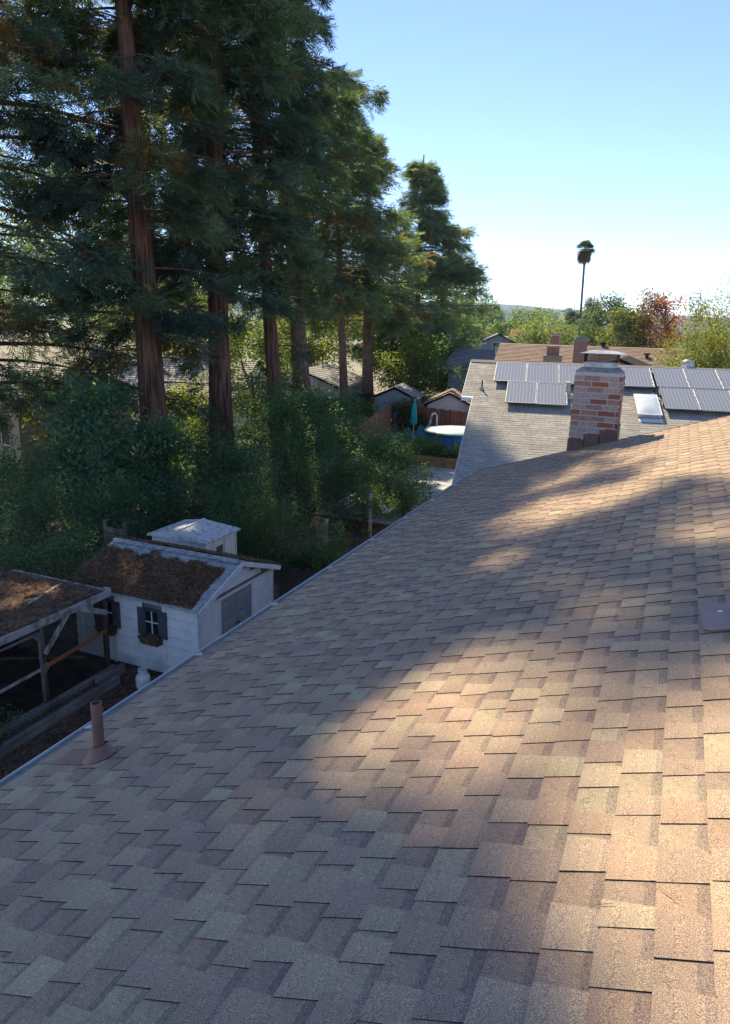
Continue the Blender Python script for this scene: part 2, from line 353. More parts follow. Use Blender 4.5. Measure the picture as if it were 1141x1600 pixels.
# ------------------------------------------------------------------ our house
house = empty('house', (1.0, 5.0, 0), 0, 'house whose brown asphalt shingle roof fills the foreground, seen from its own slope', 'house')
mb = MB()
deckS = S0 - 0.02
mb.prism([(deckS, Y0, -0.004), (S1, Y0, -0.004), (S1, Y1, -0.004), (deckS, Y1, -0.004)], (0, 0, -0.10))
roof = mb.build('roof', M_brown, house, MR)
TONES = [(0.47, 0.348, 0.246), (0.43, 0.316, 0.231), (0.49, 0.367, 0.253), (0.48, 0.336, 0.234), (0.5, 0.389, 0.264), (0.4, 0.291, 0.218), (0.51, 0.414, 0.27), (0.45, 0.325, 0.229)]
TW = [5, 6, 5, 4, 2.5, 5, 1.6, 4]
def tone(k=1.0):
    c = random.choices(TONES, TW)[0]; v = random.uniform(0.92, 1.08) * k
    return tuple(x * v for x in c)
units = []      # (s, y, w_tooth, w_gap, ...)
EXPO = 0.143
ncr = int((S1 - S0) / EXPO)
for k in range(ncr):
    s = S0 + k * EXPO; y = Y0 - random.uniform(0, 0.25)
    while y < Y1:
        wt = random.uniform(0.105, 0.175); wg = random.uniform(0.07, 0.15)
        if random.random() < 0.12: wg = 0.012
        y1 = min(y + wt, Y1); y2 = min(y + wt + wg, Y1)
        if y2 > Y0 + 0.05: units.append((k, s, max(y, Y0), y1, y2))
        y = y + wt + wg
def shingle(mb, u, o=(0, 0)):
    k, s, ya, yb, yc = u; s -= o[0]; ya -= o[1]; yb -= o[1]; yc -= o[1]
    e = EXPO + 0.012; j = lambda a=0.0035: random.uniform(-a, a)
    bt = 0.0055 + random.uniform(0, 0.0015); base = tone(0.93)
    band = tuple(a * b for a, b in zip(base, (0.74, 0.76, 0.86)))
    db = j(0.003)
    # recessed lamina: lower part, printed dark band near the top
    yb0, yc0 = yb - 0.019, yc + 0.019
    if yc - yb > 0.005:
        sb = s + EXPO * random.uniform(0.70, 0.80)
        mb.face([(s + db, yb0, bt), (sb, yb0, bt * 0.3), (sb, yc0, bt * 0.3), (s + db, yc0, bt)][::-1][::-1], base)
        mb.face([(sb, yb0, bt * 0.3), (s + e, yb0, 0.0), (s + e, yc0, 0.0), (sb, yc0, bt * 0.3)], band)
        mb.face([(s + db, yc0, bt), (s + db, yc0, -0.002), (s + db, yb0, -0.002), (s + db, yb0, bt)][::-1], (0.05, 0.045, 0.045))
    # raised tooth
    t = bt + 0.0026 + random.uniform(0, 0.0010); c = tone(); d1 = j(0.003); d2 = d1 + j(0.0015); tp = random.uniform(0.007, 0.017)
    top = 0.0034
    a0 = (s + d1, ya, t); a1 = (s + e, ya + tp, top); b1 = (s + e, yb - tp, top); b0 = (s + d2, yb, t)
    hasband = random.random() < 0.35
    if hasband:
        f = random.uniform(0.74, 0.84)
        m0 = tuple(x + (y - x) * f for x, y in zip(a0, a1)); m1 = tuple(x + (y - x) * f for x, y in zip(b0, b1))
        mb.face([a0, m0, m1, b0][::-1][::-1], c)
        mb.face([m0, a1, b1, m1], tuple(a * b for a, b in zip(c, (0.83, 0.84, 0.93))))
    else: mb.face([a0, a1, b1, b0], c)
    z = -0.003; edge = (0.028, 0.024, 0.024)  # tooth sides near black: their shade is put into the colour
    for p, q in ((a0, a1), (b1, b0), (b0, a0)):
        mb.face([p, q, (q[0], q[1], z), (p[0], p[1], z)][::-1], edge)
def fixwind(mb):
    """turn every face of the shingle mesh so that its normal looks up / outward"""
    for i, f in enumerate(mb.f):
        a, b, c = (Vector(mb.v[f[k]]) for k in range(3)); n = (b - a).cross(c - a)
        if n.z < -1e-9: mb.f[i] = f[::-1]
RTm = np.array(RT)
def screen(P):
    d = RTm @ (np.asarray(P) - np.array([0, 0, 8.0])); return d
def local_to_world(s, y): return P0 + s * UP + np.array([0, y, 0])
def seen_size(u):
    d = screen(local_to_world(u[1] + 0.07, (u[2] + u[4]) / 2))
    if d[2] < 0.3: return 0
    x, y = 570.5 + 1109 * d[0] / d[2], 800 - 1109 * d[1] / d[2]
    if not (-40 < x < 1180 and -20 < y < 1640): return 0
    return (u[4] - u[2]) / d[2] ** 3
hole = lambda s, y: (-2.2 < s < -1.42 and y > 13.1)
order = sorted(units, key=seen_size, reverse=True)
big = [u for u in order[:290] if seen_size(u) > 0]; rest = order[len(big):]
for u in big:
    m_ = MB(); shingle(m_, u, (u[1], u[2])); fixwind(m_)
    m_.build('shingle', M_shingle, roof, MR @ T(u[1], u[2], 0))
m_ = MB()
for u in rest: shingle(m_, u)
fixwind(m_); m_.build('shingles', M_shingle, roof, MR, kind='stuff')
# starter strip, drip edge, gutter guard and gutter
m_ = MB(); m_.box(S0 - 0.125, S0 + 0.004, Y0, Y1 + 0.02, -0.022, -0.012); m_.build('gutter_guard', M_guard, roof, MR)
m_ = MB(); m_.beam((S0 - 0.128, Y0, -0.008), (S0 - 0.128, Y1 + 0.03, -0.008), 0.016, 0.02); m_.build('gutter_lip', M_gutter, roof, MR)
eave = P0 + UP * (S0 - 0.13)
m_ = MB(); x0, z0 = eave[0], eave[2] - 0.02
m_.prism([(x0, Y0, z0), (x0 + 0.03, Y0, z0 - 0.11), (x0 + 0.12, Y0, z0 - 0.12), (x0 + 0.125, Y0, z0 - 0.02), (x0 + 0.12, Y0, z0 - 0.02), (x0 + 0.115, Y0, z0 - 0.11), (x0 + 0.035, Y0, z0 - 0.10), (x0 + 0.006, Y0, z0)], (0, Y1 - Y0 + 0.03, 0))
gut = m_.build('gutter', M_gutter, house)
for y in (-1.7, -0.48, 0.74, 1.96, 3.18, 4.40, 5.62, 6.84, 8.06, 9.28, 10.5, 11.72, 12.78):
    m_ = MB(); m_.box(-0.045, 0.03, -0.012, 0.012, -0.012, -0.004); m_.box(-0.02, 0.01, -0.02, 0.02, -0.004, 0.001)
    m_.build('gutter_clip', M_clip, roof, MR @ T(S0 - 0.07, y, 0.0))
# rake edge flashing at the far gable, fascia, walls, back slope
m_ = MB(); m_.box(S0 - 0.02, S1, Y1 + 0.001, Y1 + 0.03, -0.12, 0.012); m_.build('rake_flashing', M_brown, roof, MR)
rid = P0 + UP * S1; ev = P0 + UP * deckS
m_ = MB(); m_.prism([tuple(rid + NR * 0.0), (rid[0] + 7.0 * ca, 0, rid[2] - 7.0 * sa), (rid[0] + 7.0 * ca, 0, rid[2] - 7.0 * sa - 0.1), (rid[0], 0, rid[2] - 0.11)], (0, 1, 0))
m_.v = [(x, Y0 if y < 0.5 else Y1, z) for x, y, z in m_.v]; m_.build('back_roof', M_shingle2, house)
m_ = MB(); wx0 = ev[0] + 0.55; wx1 = rid[0] + 7 * ca - 0.55
m_.prism([(wx0, Y0 + 0.3, 0), (wx1, Y0 + 0.3, 0), (wx1, Y0 + 0.3, rid[2] - (wx1 - rid[0]) * 0.3269 - 0.14), (rid[0], Y0 + 0.3, rid[2] - 0.14), (wx0, Y0 + 0.3, rid[2] - (rid[0] - wx0) * 0.3269 - 0.14)], (0, Y1 - Y0 - 0.6, 0))
m_.build('wall', M_stucco, house)
m_ = MB(); m_.box(ev[0] + 0.10, ev[0] + 0.13, Y0, Y1, ev[2] - 0.24, ev[2] - 0.09); m_.build('fascia', M_brown, house)
# plumbing vent: pipe, collar, sloping flashing
vs, vy = -3.47, 2.76
base = local_to_world(vs, vy)
vp_ = empty('vent_pipe', (0, 0, 0)); C.objects.unlink(vp_); bpy.data.objects.remove(vp_)
m_ = MB(); n = 20
m_.lathe([(0.032, -0.05), (0.032, 0.355), (0.026, 0.357), (0.026, 0.10)], n=n)
pipe = m_.build('vent_pipe', M_rose, house, T(*base), smooth=False)
m_ = MB(); V = []; F = []
for z, k, r in ((-0.05, 0, 0.033), (-0.05, 0, 0.050), (0.055, 0, 0.049), (0.075, 0, 0.044), (0.08, 0, 0.034)):
    for i in range(n):
        a = 2 * math.pi * i / n; V.append((r * math.cos(a), r * math.sin(a), z))
for j in range(4):
    for i in range(n): F.append((j * n + i, j * n + (i + 1) % n, (j + 1) * n + (i + 1) % n, (j + 1) * n + i))
m_.idx(V, F); m_.build('collar', M_rose, pipe, T(*base), smooth=True)
m_ = MB(); V = []; F = []          # bell of the flashing standing on the slope
for r, h in ((0.098, 0.011), (0.088, 0.018), (0.072, 0.040), (0.058, 0.065), (0.048, 0.078)):
    for i in range(n):
        a = 2 * math.pi * i / n; V.append((r * math.cos(a) + (h - 0.01) * math.sin(R_(AR)) * 1.1, r * math.sin(a), h))
for j in range(4):
    for i in range(n): F.append((j * n + i, j * n + (i + 1) % n, (j + 1) * n + (i + 1) % n, (j + 1) * n + i))
m_.idx(V, F); m_.build('flashing_cone', M_rose, pipe, MR @ T(vs, vy, 0), smooth=True)
m_ = MB(); m_.prism([(-0.33, -0.085, 0.0115), (0.04, -0.095, 0.0115), (0.06, -0.04, 0.0115), (0.06, 0.04, 0.0115), (0.04, 0.095, 0.0115), (-0.33, 0.08, 0.0115)], (0, 0, -0.012))
m_.build('flashing_plate', M_rose, pipe, MR @ T(vs, vy, 0))
# low roof vent near the camera's right edge
m_ = MB()
P_ = [(-0.02, 0.0), (0.02, -0.03), (0.42, -0.03), (0.42, 0.36), (-0.01, 0.36), (-0.035, 0.33)]
m_.prism([(a, b, 0.017) for a, b in P_], (0, 0, -0.012))
rv = m_.build('roof_vent', M_rose, house, MR @ T(-0.17, 3.80, 0))
m_ = MB(); m_.idx([(0.12, 0.05, 0.017), (0.36, 0.05, 0.017), (0.36, 0.29, 0.017), (0.12, 0.29, 0.017), (0.13, 0.06, 0.075), (0.33, 0.07, 0.05), (0.33, 0.27, 0.05), (0.13, 0.28, 0.075)],
                [(4, 5, 6, 7), (0, 1, 5, 4), (1, 2, 6, 5), (2, 3, 7, 6), (3, 0, 4, 7)])
m_.build('vent_hood', M_rose, rv, MR @ T(-0.17, 3.80, 0))
m_ = MB(); m_.box(0.055, 0.08, 0.22, 0.245, 0.017, 0.0185); m_.build('caulk_patch', M_clip, rv, MR @ T(-0.17, 3.80, 0))

# a few fallen needles and twigs on the shingles, more of them by the gutter
_n = 420; _ss = np.where(rng.uniform(size=_n) < .6, S0 + rng.gamma(1.2, .25, _n), rng.uniform(S0, 1.0, _n)); _yy = rng.uniform(.8, 12.8, _n)
_P = P0 + _ss[:, None] * UP + np.column_stack([np.zeros(_n), _yy, np.zeros(_n)]) + NR * .013
_a = unit(UP * rng.normal(size=(_n, 1)) + np.array([0, 1, 0]) * rng.normal(size=(_n, 1))); _b = np.cross(_a, NR); _L = rng.uniform(.015, .06, (_n, 1))
_V = np.stack([_P - _a * _L, _P + _b * .0016 + NR * .001, _P + _a * _L, _P - _b * .0016 + NR * .001], 1)
quads_object('fallen_needles', _V, np.array([[.16, .09, .05], [.30, .17, .08], [.09, .06, .04]])[rng.integers(0, 3, _n)], mat('dry_needles', (1, 1, 1), (0.7, 0.7, 0.7), scale=3, rough=0.9, attr=True), roof, MR, kind='stuff')
# brick chimney at the far gable
cx0, cx1, cy0, cy1 = -1.672, -0.872, 13.085, 13.66; cz0, cz1 = 5.55, 7.30
m_ = MB(); m_.box(cx0 + 0.006, cx1 - 0.006, cy0 + 0.006, cy1 - 0.006, 0.0, cz1 - 0.004); chim = m_.build('chimney', M_mortar, house)
bm_cache = {}
def brick_mesh(L, k):
    key = (round(L, 3), k)
    if key not in bm_cache:
        q = MB(); q.box(0, L, -0.004, 0.05, 0, 0.079, bev=0.003); bm_cache[key] = q.mesh('brick', M_brick[k])
    return bm_cache[key]
def brick_face(o, xd, length, seed):
    rr = random.Random(seed); row = 0; z = cz0
    inw = Vector((0, 0, 1)).cross(Vector(xd))
    while z + 0.09 < cz1 + 0.02:
        x = 0.0; first = True
        off = [0.30, 0.15, 0.23][row % 3] if rr.random() < 0.5 else (0.30 if row % 2 else 0.16)
        while x < length - 0.03:
            L = min(off if first else 0.29, length - x); first = False
            if length - (x + L) < 0.05: L = length - x
            k = rr.choices([0, 1, 2, 3], [2.4, 3.2, 5.2, 1.4])[0]
            me = brick_mesh(L - 0.022, k)
            M = Matrix.Translation(Vector(o) + Vector(xd) * (x + 0.006) + Vector((0, 0, z)) + inw * rr.uniform(-0.002, 0.002))
            Rm = Matrix.Identity(4)
            for i in range(3): Rm[i][0], Rm[i][1], Rm[i][2] = xd[i], inw[i], (0, 0, 1)[i]
            inst('brick', me, chim, M @ Rm); x += L
        z += 0.1; row += 1
brick_face((cx0, cy0, 0), (1, 0, 0), cx1 - cx0, 3)
brick_face((cx1, cy0, 0), (0, 1, 0), cy1 - cy0, 4)
brick_face((cx0, cy1, 0), (0, -1, 0), cy1 - cy0, 5)
# stepped flashing painted brown along the slope
def slope_z(x): return P0[2] + (x - P0[0]) * sa / ca
for a, b, h in ((0.0, 0.27, 0.24), (0.27, 0.53, 0.25), (0.53, 0.80, 0.26)):
    xa, xb = cx0 - 0.014 + a, cx0 + b + (0.014 if b > 0.79 else 0)
    top = slope_z(xa) + h; m_ = MB()
    m_.prism([(xa, cy0 - 0.016, slope_z(xa) - 0.12), (xb, cy0 - 0.016, slope_z(xb) - 0.12), (xb, cy0 - 0.016, top), (xa, cy0 - 0.016, top)], (0, 0.008, 0))
    m_.build('step_flashing', M_brown, chim)
m_ = MB(); m_.box(cx1 + 0.008, cx1 + 0.018, cy0 - 0.016, cy1, slope_z(cx1) - 0.1, slope_z(cx1) + 0.24); m_.build('step_flashing', M_brown, chim)
def taper(mb, x0, x1, y0, y1, z0, X0, X1, Ya, Yb, z1):
    mb.idx([(x0, y0, z0), (x1, y0, z0), (x1, y1, z0), (x0, y1, z0), (X0, Ya, z1), (X1, Ya, z1), (X1, Yb, z1), (X0, Yb, z1)], [(3, 2, 1, 0), (4, 5, 6, 7), (0, 1, 5, 4), (1, 2, 6, 5), (2, 3, 7, 6), (3, 0, 4, 7)])
m_ = MB(); taper(m_, cx0 - 0.008, cx1 + 0.008, cy0 - 0.008, cy1 + 0.008, cz1 - 0.003, cx0 + 0.09, cx1 - 0.10, cy0 + 0.08, cy1 - 0.08, cz1 + 0.075)
m_.build('cement_crown', M_cement, chim)
zc = cz1 + 0.072; ccx0, ccx1, ccy0, ccy1 = cx0 + 0.12, cx1 - 0.13, cy0 + 0.10, cy1 - 0.10
m_ = MB(); m_.box(ccx0, ccx1, ccy0, ccy1, zc - 0.03, zc + 0.045); m_.box(ccx0 - 0.012, ccx1 + 0.012, ccy0 - 0.012, ccy1 + 0.012, zc + 0.045, zc + 0.085)
m_.build('flue_base', M_galv, chim)
m_ = MB(); zb, zt = zc + 0.085, zc + 0.235
for (o, d, L) in (((ccx0, ccy0), (1, 0), ccx1 - ccx0), ((ccx0, ccy1), (1, 0), ccx1 - ccx0), ((ccx0, ccy0), (0, 1), ccy1 - ccy0), ((ccx1, ccy0), (0, 1), ccy1 - ccy0)):
    q = -0.15
    while q < L:
        for sg in (1, -1):
            a, b = (q, q + 0.15) if sg > 0 else (q + 0.15, q)
            ta, tb = 0.0, 1.0
            # clip diagonal strand to [0, L]
            def at_(t): return a + (b - a) * t
            if at_(0) < 0 or at_(0) > L: ta = ((0 if at_(0) < 0 else L) - a) / (b - a)
            if at_(1) < 0 or at_(1) > L: tb = ((0 if at_(1) < 0 else L) - a) / (b - a)
            if tb - ta > 0.05:
                p = (o[0] + d[0] * at_(ta), o[1] + d[1] * at_(ta), zb + (zt - zb) * ta); r = (o[0] + d[0] * at_(tb), o[1] + d[1] * at_(tb), zb + (zt - zb) * tb)
                m_.beam(p, r, 0.006, 0.006)
        q += 0.032
for x in (ccx0, ccx1):
    for y in (ccy0, ccy1): m_.beam((x, y, zb), (x, y, zt), 0.014, 0.014)
m_.build('mesh_cage', M_black, chim)
m_ = MB(); lx0, lx1, ly0, ly1 = ccx0 - 0.075, ccx1 + 0.10, ccy0 - 0.09, ccy1 + 0.09
taper(m_, lx0, lx1, ly0, ly1, zt + 0.006, lx0 + 0.17, lx1 - 0.17, ly0 + 0.17, ly1 - 0.17, zt + 0.05)
m_.box(lx0, lx1, ly0, ly1, zt, zt + 0.006); m_.build('chimney_lid', M_galv, chim)

# ------------------------------------------------------------------ needle litter helper
def litter(name, pts, parent, M=None, cols=None, n_len=(0.06, 0.16), wid=0.12, flat=0.35, kind='stuff'):
    n = len(pts); L = rng.uniform(*n_len, n)
    a = rng.normal(size=(n, 3)); a[:, 2] *= flat; a = unit(a); up = rng.normal(size=(n, 3)) * 0.5 + np.array([0, 0, 1]); b = unit(np.cross(a, up))
    l = a * L[:, None] * 0.5; ww = b * L[:, None] * 0.5 * wid
    V = np.stack([pts - l, pts + ww, pts + l, pts - ww], 1)
    base = np.array([[0.28, 0.15, 0.075], [0.17, 0.095, 0.055], [0.36, 0.23, 0.13], [0.10, 0.06, 0.04], [0.30, 0.12, 0.05]])
    c = base[rng.choice(5, n, p=[.3, .3, .12, .18, .1])] * rng.uniform(0.7, 1.2, (n, 1))
    return quads_object(name, V, c, M_needledry, parent, M, kind)

# ------------------------------------------------------------------ garden shed
SX0, SX1, SY0, SY1, SH, SR = -12.55, -9.02, 11.85, 15.05, 1.88, 2.45
shed = empty('garden_shed', ((SX0 + SX1) / 2, (SY0 + SY1) / 2, 0), 0, 'white clapboard garden shed with grey double doors, its gable roof buried in brown needles', 'shed')
m_ = MB(); ym = (SY0 + SY1) / 2
m_.prism([(SX0 + .02, SY0 + .02, 0.05), (SX0 + .02, SY1 - .02, 0.05), (SX0 + .02, SY1 - .02, SH), (SX0 + .02, ym, SR), (SX0 + .02, SY0 + .02, SH)], (SX1 - SX0 - .04, 0, 0))
wall = m_.build('wall', mat('lap_shade_grey', (.20, .21, .23)), shed)  # core darkened so the gaps carry the shade line under each board
def clap(o, xd, L, zlo, zhi, pitch=0.235, gable=None, holes=()):
    """lapped boards between x=0..L on the plane through o"""
    xd = Vector(xd); out = xd.cross(Vector((0, 0, 1))); z = zlo
    while z < zhi - 0.03:
        z2 = min(z + pitch, zhi); segs = [(0.0, L)]
        if gable:
            lo = (z2 - gable[0]) / gable[1] if z2 > gable[0] else 0; segs = [(max(0, lo * 1.0), L - max(0, lo * 1.0))]
        for h0, h1, hz0, hz1 in holes:
            ns = []
            for a, b in segs:
                if hz0 < z2 - 0.02 and hz1 > z + 0.02 and h0 < b and h1 > a:
                    if h0 - a > 0.03: ns.append((a, h0))
                    if b - h1 > 0.03: ns.append((h1, b))
                else: ns.append((a, b))
            segs = ns
        for a, b in segs:
            if b - a < 0.04: continue
            q = MB(); A, B = Vector(o) + xd * a, Vector(o) + xd * b
            q.prism([A + Vector((0, 0, z + 0.016)) , A + Vector((0, 0, z + 0.016)) + out * 0.028, A + Vector((0, 0, z2)) + out * 0.008, A + Vector((0, 0, z2))], B - A)
            q.build('board', M_white, wall)
        z += pitch
clap((SX0, SY0, 0), (1, 0, 0), SX1 - SX0, 0.1, SH, holes=((2.02, 2.58, 1.0, 1.62), (0.78, 1.22, 1.0, 1.62)))
clap((SX1, SY0, 0), (0, 1, 0), SY1 - SY0, 0.1, SH - 0.06, holes=((0.86, 2.16, -1, 1.72),))
clap((SX1, SY0, 0), (0, 1, 0), SY1 - SY0, SH + 0.02, SR - 0.04, pitch=0.17, gable=(SH - 0.02, 0.35))
def trim(x0, x1, y0, y1, z0, z1, m=M_whitetrim, nm='trim', p=None):
    q = MB(); q.box(x0, x1, y0, y1, z0, z1); return q.build(nm, m, p or shed)
trim(SX1 - 0.10, SX1 + 0.03, SY0 - 0.032, SY0 - 0.0, 0.05, SH); trim(SX1 + 0.0, SX1 + 0.032, SY0 + 0.001, SY0 + 0.09, 0.05, SH)
trim(SX1 + 0.0, SX1 + 0.032, SY1 - 0.09, SY1, 0.05, SH); trim(SX0 + 1.13, SX0 + 1.19, SY0 - 0.03, SY0, 0.05, 1.0); trim(SX0 + 2.02, SX0 + 2.07, SY0 - 0.03, SY0, 0.05, 0.99)
trim(SX0 + 2.64, SX0 + 2.69, SY0 - 0.03, SY0, 0.05, SH - 0.01); trim(SX1, SX1 + 0.035, SY0 + 0.09, SY1 - 0.09, 1.76, 1.83)
trim(SX1, SX1 + 0.034, SY0 + 0.80, SY0 + 0.86, 0.05, 1.76); trim(SX1, SX1 + 0.034, SY0 + 2.16, SY0 + 2.22, 0.05, 1.76)
for a, b, hs in ((0.865, 1.505, 1), (1.515, 2.155, 0)):
    q = MB(); q.box(SX1 - 0.01, SX1 + 0.02, SY0 + a, SY0 + b, 0.08, 1.755); d = q.build('door', M_door, shed)
    for i in range(2):
        for zz0, zz1 in ((0.2, 0.62), (0.7, 1.15), (1.23, 1.62)):
            y = SY0 + a + 0.07 + i * 0.28; q = MB()
            taper(q, SX1 + 0.02, SX1 + 0.021, y, y + 0.22, zz0, SX1 + 0.02, SX1 + 0.021, y, y + 0.22, zz1)
            q = MB(); q.idx([(SX1 + 0.02, y, zz0), (SX1 + 0.02, y + .22, zz0), (SX1 + 0.02, y + .22, zz1), (SX1 + 0.02, y, zz1), (SX1 + 0.034, y + .03, zz0 + .03), (SX1 + 0.034, y + .19, zz0 + .03), (SX1 + 0.034, y + .19, zz1 - .03), (SX1 + 0.034, y + .03, zz1 - .03)],
                            [(4, 5, 6, 7), (0, 1, 5, 4), (1, 2, 6, 5), (2, 3, 7, 6), (3, 0, 4, 7)]); q.build('door_panel', M_door, d)
    q = MB(); y = SY0 + (b - 0.05 if hs else a + 0.05); q.tube([(SX1 + 0.02, y, 0.85), (SX1 + 0.06, y, 0.86), (SX1 + 0.06, y, 0.98), (SX1 + 0.02, y, 0.99)], 0.012, 6); q.build('handle', M_black, d)
def shed_window(x0, x1, shutters):
    z0, z1 = 1.03, 1.60; y = SY0
    q = MB(); q.box(x0, x1, y - 0.02, y - 0.012, z0, z1); wn = q.build('window', M_glass, shed)
    q = MB()
    for a, b, c, d in ((x0 - .03, x0 + .01, z0 - .03, z1 + .03), (x1 - .01, x1 + .03, z0 - .03, z1 + .03)): q.box(a, b, y - .045, y - .005, c, d)
    for c, d in ((z0 - .03, z0 + .012), (z1 - .012, z1 + .03)): q.box(x0 + .012, x1 - .012, y - .045, y - .005, c, d)
    q.build('window_frame', M_shutter, wn)
    q = MB(); xm = (x0 + x1) / 2; zm = (z0 + z1) / 2; q.box(xm - .012, xm + .012, y - .038, y - .021, z0 + .012, z1 - .012); q.box(x0 + .012, xm - .013, y - .037, y - .021, zm - .012, zm + .012); q.box(xm + .013, x1 - .012, y - .037, y - .021, zm - .012, zm + .012)
    q.build('muntin', M_whitetrim, wn)
    for a, b in shutters:
        q = MB(); q.box(a, b, y - .05, y - .026, z0 - .06, z1 + .03)
        for i in range(9): q.box(a + .025, b - .025, y - .056, y - .051, z0 + i * .064, z0 + i * .064 + .035)
        q.build('shutter', M_shutter, shed)
shed_window(SX0 + 2.11, SX0 + 2.49, ((SX0 + 1.90, SX0 + 2.075), (SX0 + 2.525, SX0 + 2.72)))
shed_window(SX0 + 0.80, SX0 + 1.16, ((SX0 + 0.60, SX0 + 0.765), (SX0 + 1.20, SX0 + 1.38)))
for bx in (SX0 + 2.02, SX0 + 0.72):
    q = MB(); taper(q, bx + .05, bx + .50, SY0 - .16, SY0 - .03, 0.80, bx, bx + .56, SY0 - .20, SY0 - .03, 0.98); bxo = q.build('flower_box', M_wood, shed)
    P = np.column_stack([rng.uniform(bx, bx + .56, 420), rng.uniform(SY0 - .22, SY0 - .03, 420), rng.uniform(0.84, 1.04, 420) + 0.0])
    litter('dry_plants', P, bxo, flat=1.2, n_len=(0.05, 0.12), wid=0.2)
# roof slabs
OV = 0.16
def slab_pts(y0, z0, y1, z1, th=0.05):
    return [(SX0 - OV, y0, z0), (SX0 - OV, y1, z1), (SX0 - OV, y1, z1 + th), (SX0 - OV, y0, z0 + th)]
sl_ = (SR - SH) / (ym - SY0); ye0, ze0 = SY0 - 0.14, SH - 0.14 * sl_
ye1 = SY1 + 0.12; ze1 = SH - 0.12 * sl_
M_shedroof = mat('pale_worn_roofing', (0.46, 0.49, 0.50), (0.28, 0.30, 0.31), scale=6, rough=0.9, fine=0.25, fscale=50, bump=0.2)
q = MB(); q.prism(slab_pts(ye0, ze0, ym, SR + .01), (SX1 - SX0 + 2 * OV, 0, 0)); rf = q.build('roof', M_shedroof, shed)
q = MB(); q.prism(slab_pts(ym + .001, SR + .01, ye1, ze1), (SX1 - SX0 + 2 * OV, 0, 0)); rfb = q.build('roof', M_shedroof, shed)
for y0, z0, y1, z1 in ((ye0, ze0, ym, SR + .01), (ye1, ze1, ym, SR + .01)):
    q = MB(); q.beam((SX1 + OV + 0.012, y0, z0 - 0.01), (SX1 + OV + 0.012, y1, z1 - 0.01), 0.024, 0.12); q.build('bargeboard', M_whitetrim, shed)
q = MB()
for y, z in ((ym - 0.10, SR + .035), (ym + 0.10, SR + .035)):
    q.prism([(SX0 - OV, ym, SR + .072), (SX0 - OV, y, z), (SX0 - OV, y, z + .012), (SX0 - OV, ym, SR + .085)], (SX1 - SX0 + 2 * OV, 0, 0))
q.build('ridge_cap', M_shedroof, shed)
for i in range(12):
    x = SX0 - OV + .15 + i * 0.31; q = MB(); q.beam((x, ym - .13, SR + .066), (x + .26, ym - .14, SR + .066), .12, .006); q.build('ridge_shingle', M_shedroof, rf)
# litter: a bumpy mat with a ragged outline plus loose needles
def mat_sheet(name, x0, x1, ya, za, yb, zb, nx, ny, keep, parent, th=0.05):
    q = MB(); id_ = {}; V = []; F = []
    def pt(i, j):
        if (i, j) not in id_:
            u, v = i / nx, j / ny; x = x0 + (x1 - x0) * u; y = ya + (yb - ya) * v; z = za + (zb - za) * v
            h = th * (0.55 + 0.9 * noise.noise((x * 2.3, y * 2.3, 3)) + 0.4 * noise.noise((x * 8, y * 8, 4)))
            id_[(i, j)] = len(V); V.append((x + 0.02 * noise.noise((x * 9, y * 9, 1)), y, z + max(h, 0.004)))
        return id_[(i, j)]
    for j in range(ny):
        for i in range(nx):
            if keep((i + .5) / nx, (j + .5) / ny): F.append((pt(i, j), pt(i + 1, j), pt(i + 1, j + 1), pt(i, j + 1)))
    q.idx(V, F); return q.build(name, M_litter, parent, smooth=True, kind='stuff')
def k1(u, v):
    e = 0.5 * noise.noise((u * 9, v * 5, 7)) + 0.25 * noise.noise((u * 30, v * 18, 8))
    return v > -0.02 + 0.05 * e + (0.10 if u > 0.80 else 0) * 0 and v < 0.80 + 0.16 * e and 0.01 < u < 0.93 - 0.10 * (1 - v) + 0.06 * e + 0.12 * (1 - v)
mat_sheet('needle_litter', SX0 - OV, SX1 + OV, ye0, ze0 + .05, ym, SR + .06, 110, 50, k1, rf)
u_ = rng.uniform(0, 1, 16000); v_ = rng.beta(1.0, 1.15, 16000)
kk = np.array([k1(a, b) or random.random() < 0.05 for a, b in zip(u_, v_)]); u_, v_ = u_[kk], v_[kk]
P = np.column_stack([SX0 - OV + (SX1 - SX0 + 2 * OV) * u_, ye0 + (ym - ye0) * v_ , ze0 + .07 + (SR + .01 - ze0) * v_ + rng.uniform(0, .05, len(u_))])
litter('loose_needles', P, rf, n_len=(0.05, 0.13), wid=0.16)
k2 = lambda u, v: v < 0.95 and v > 0.10 + 0.12 * noise.noise((u * 11, v * 5, 9)) and u < 0.99
mat_sheet('needle_litter', SX0 - OV, SX1 + OV, ym, SR + .06, ye1, ze1 + .05, 90, 30, k2, rfb, 0.07)
P = np.column_stack([rng.uniform(SX0 - OV, SX1 + OV, 5000), np.zeros(5000), np.zeros(5000)]); v_ = rng.uniform(0.1, 1, 5000)
P[:, 1] = ym + (ye1 - ym) * v_; P[:, 2] = SR + .08 + (ze1 - SR) * v_ + rng.uniform(0, .05, 5000); litter('loose_needles', P, rfb)

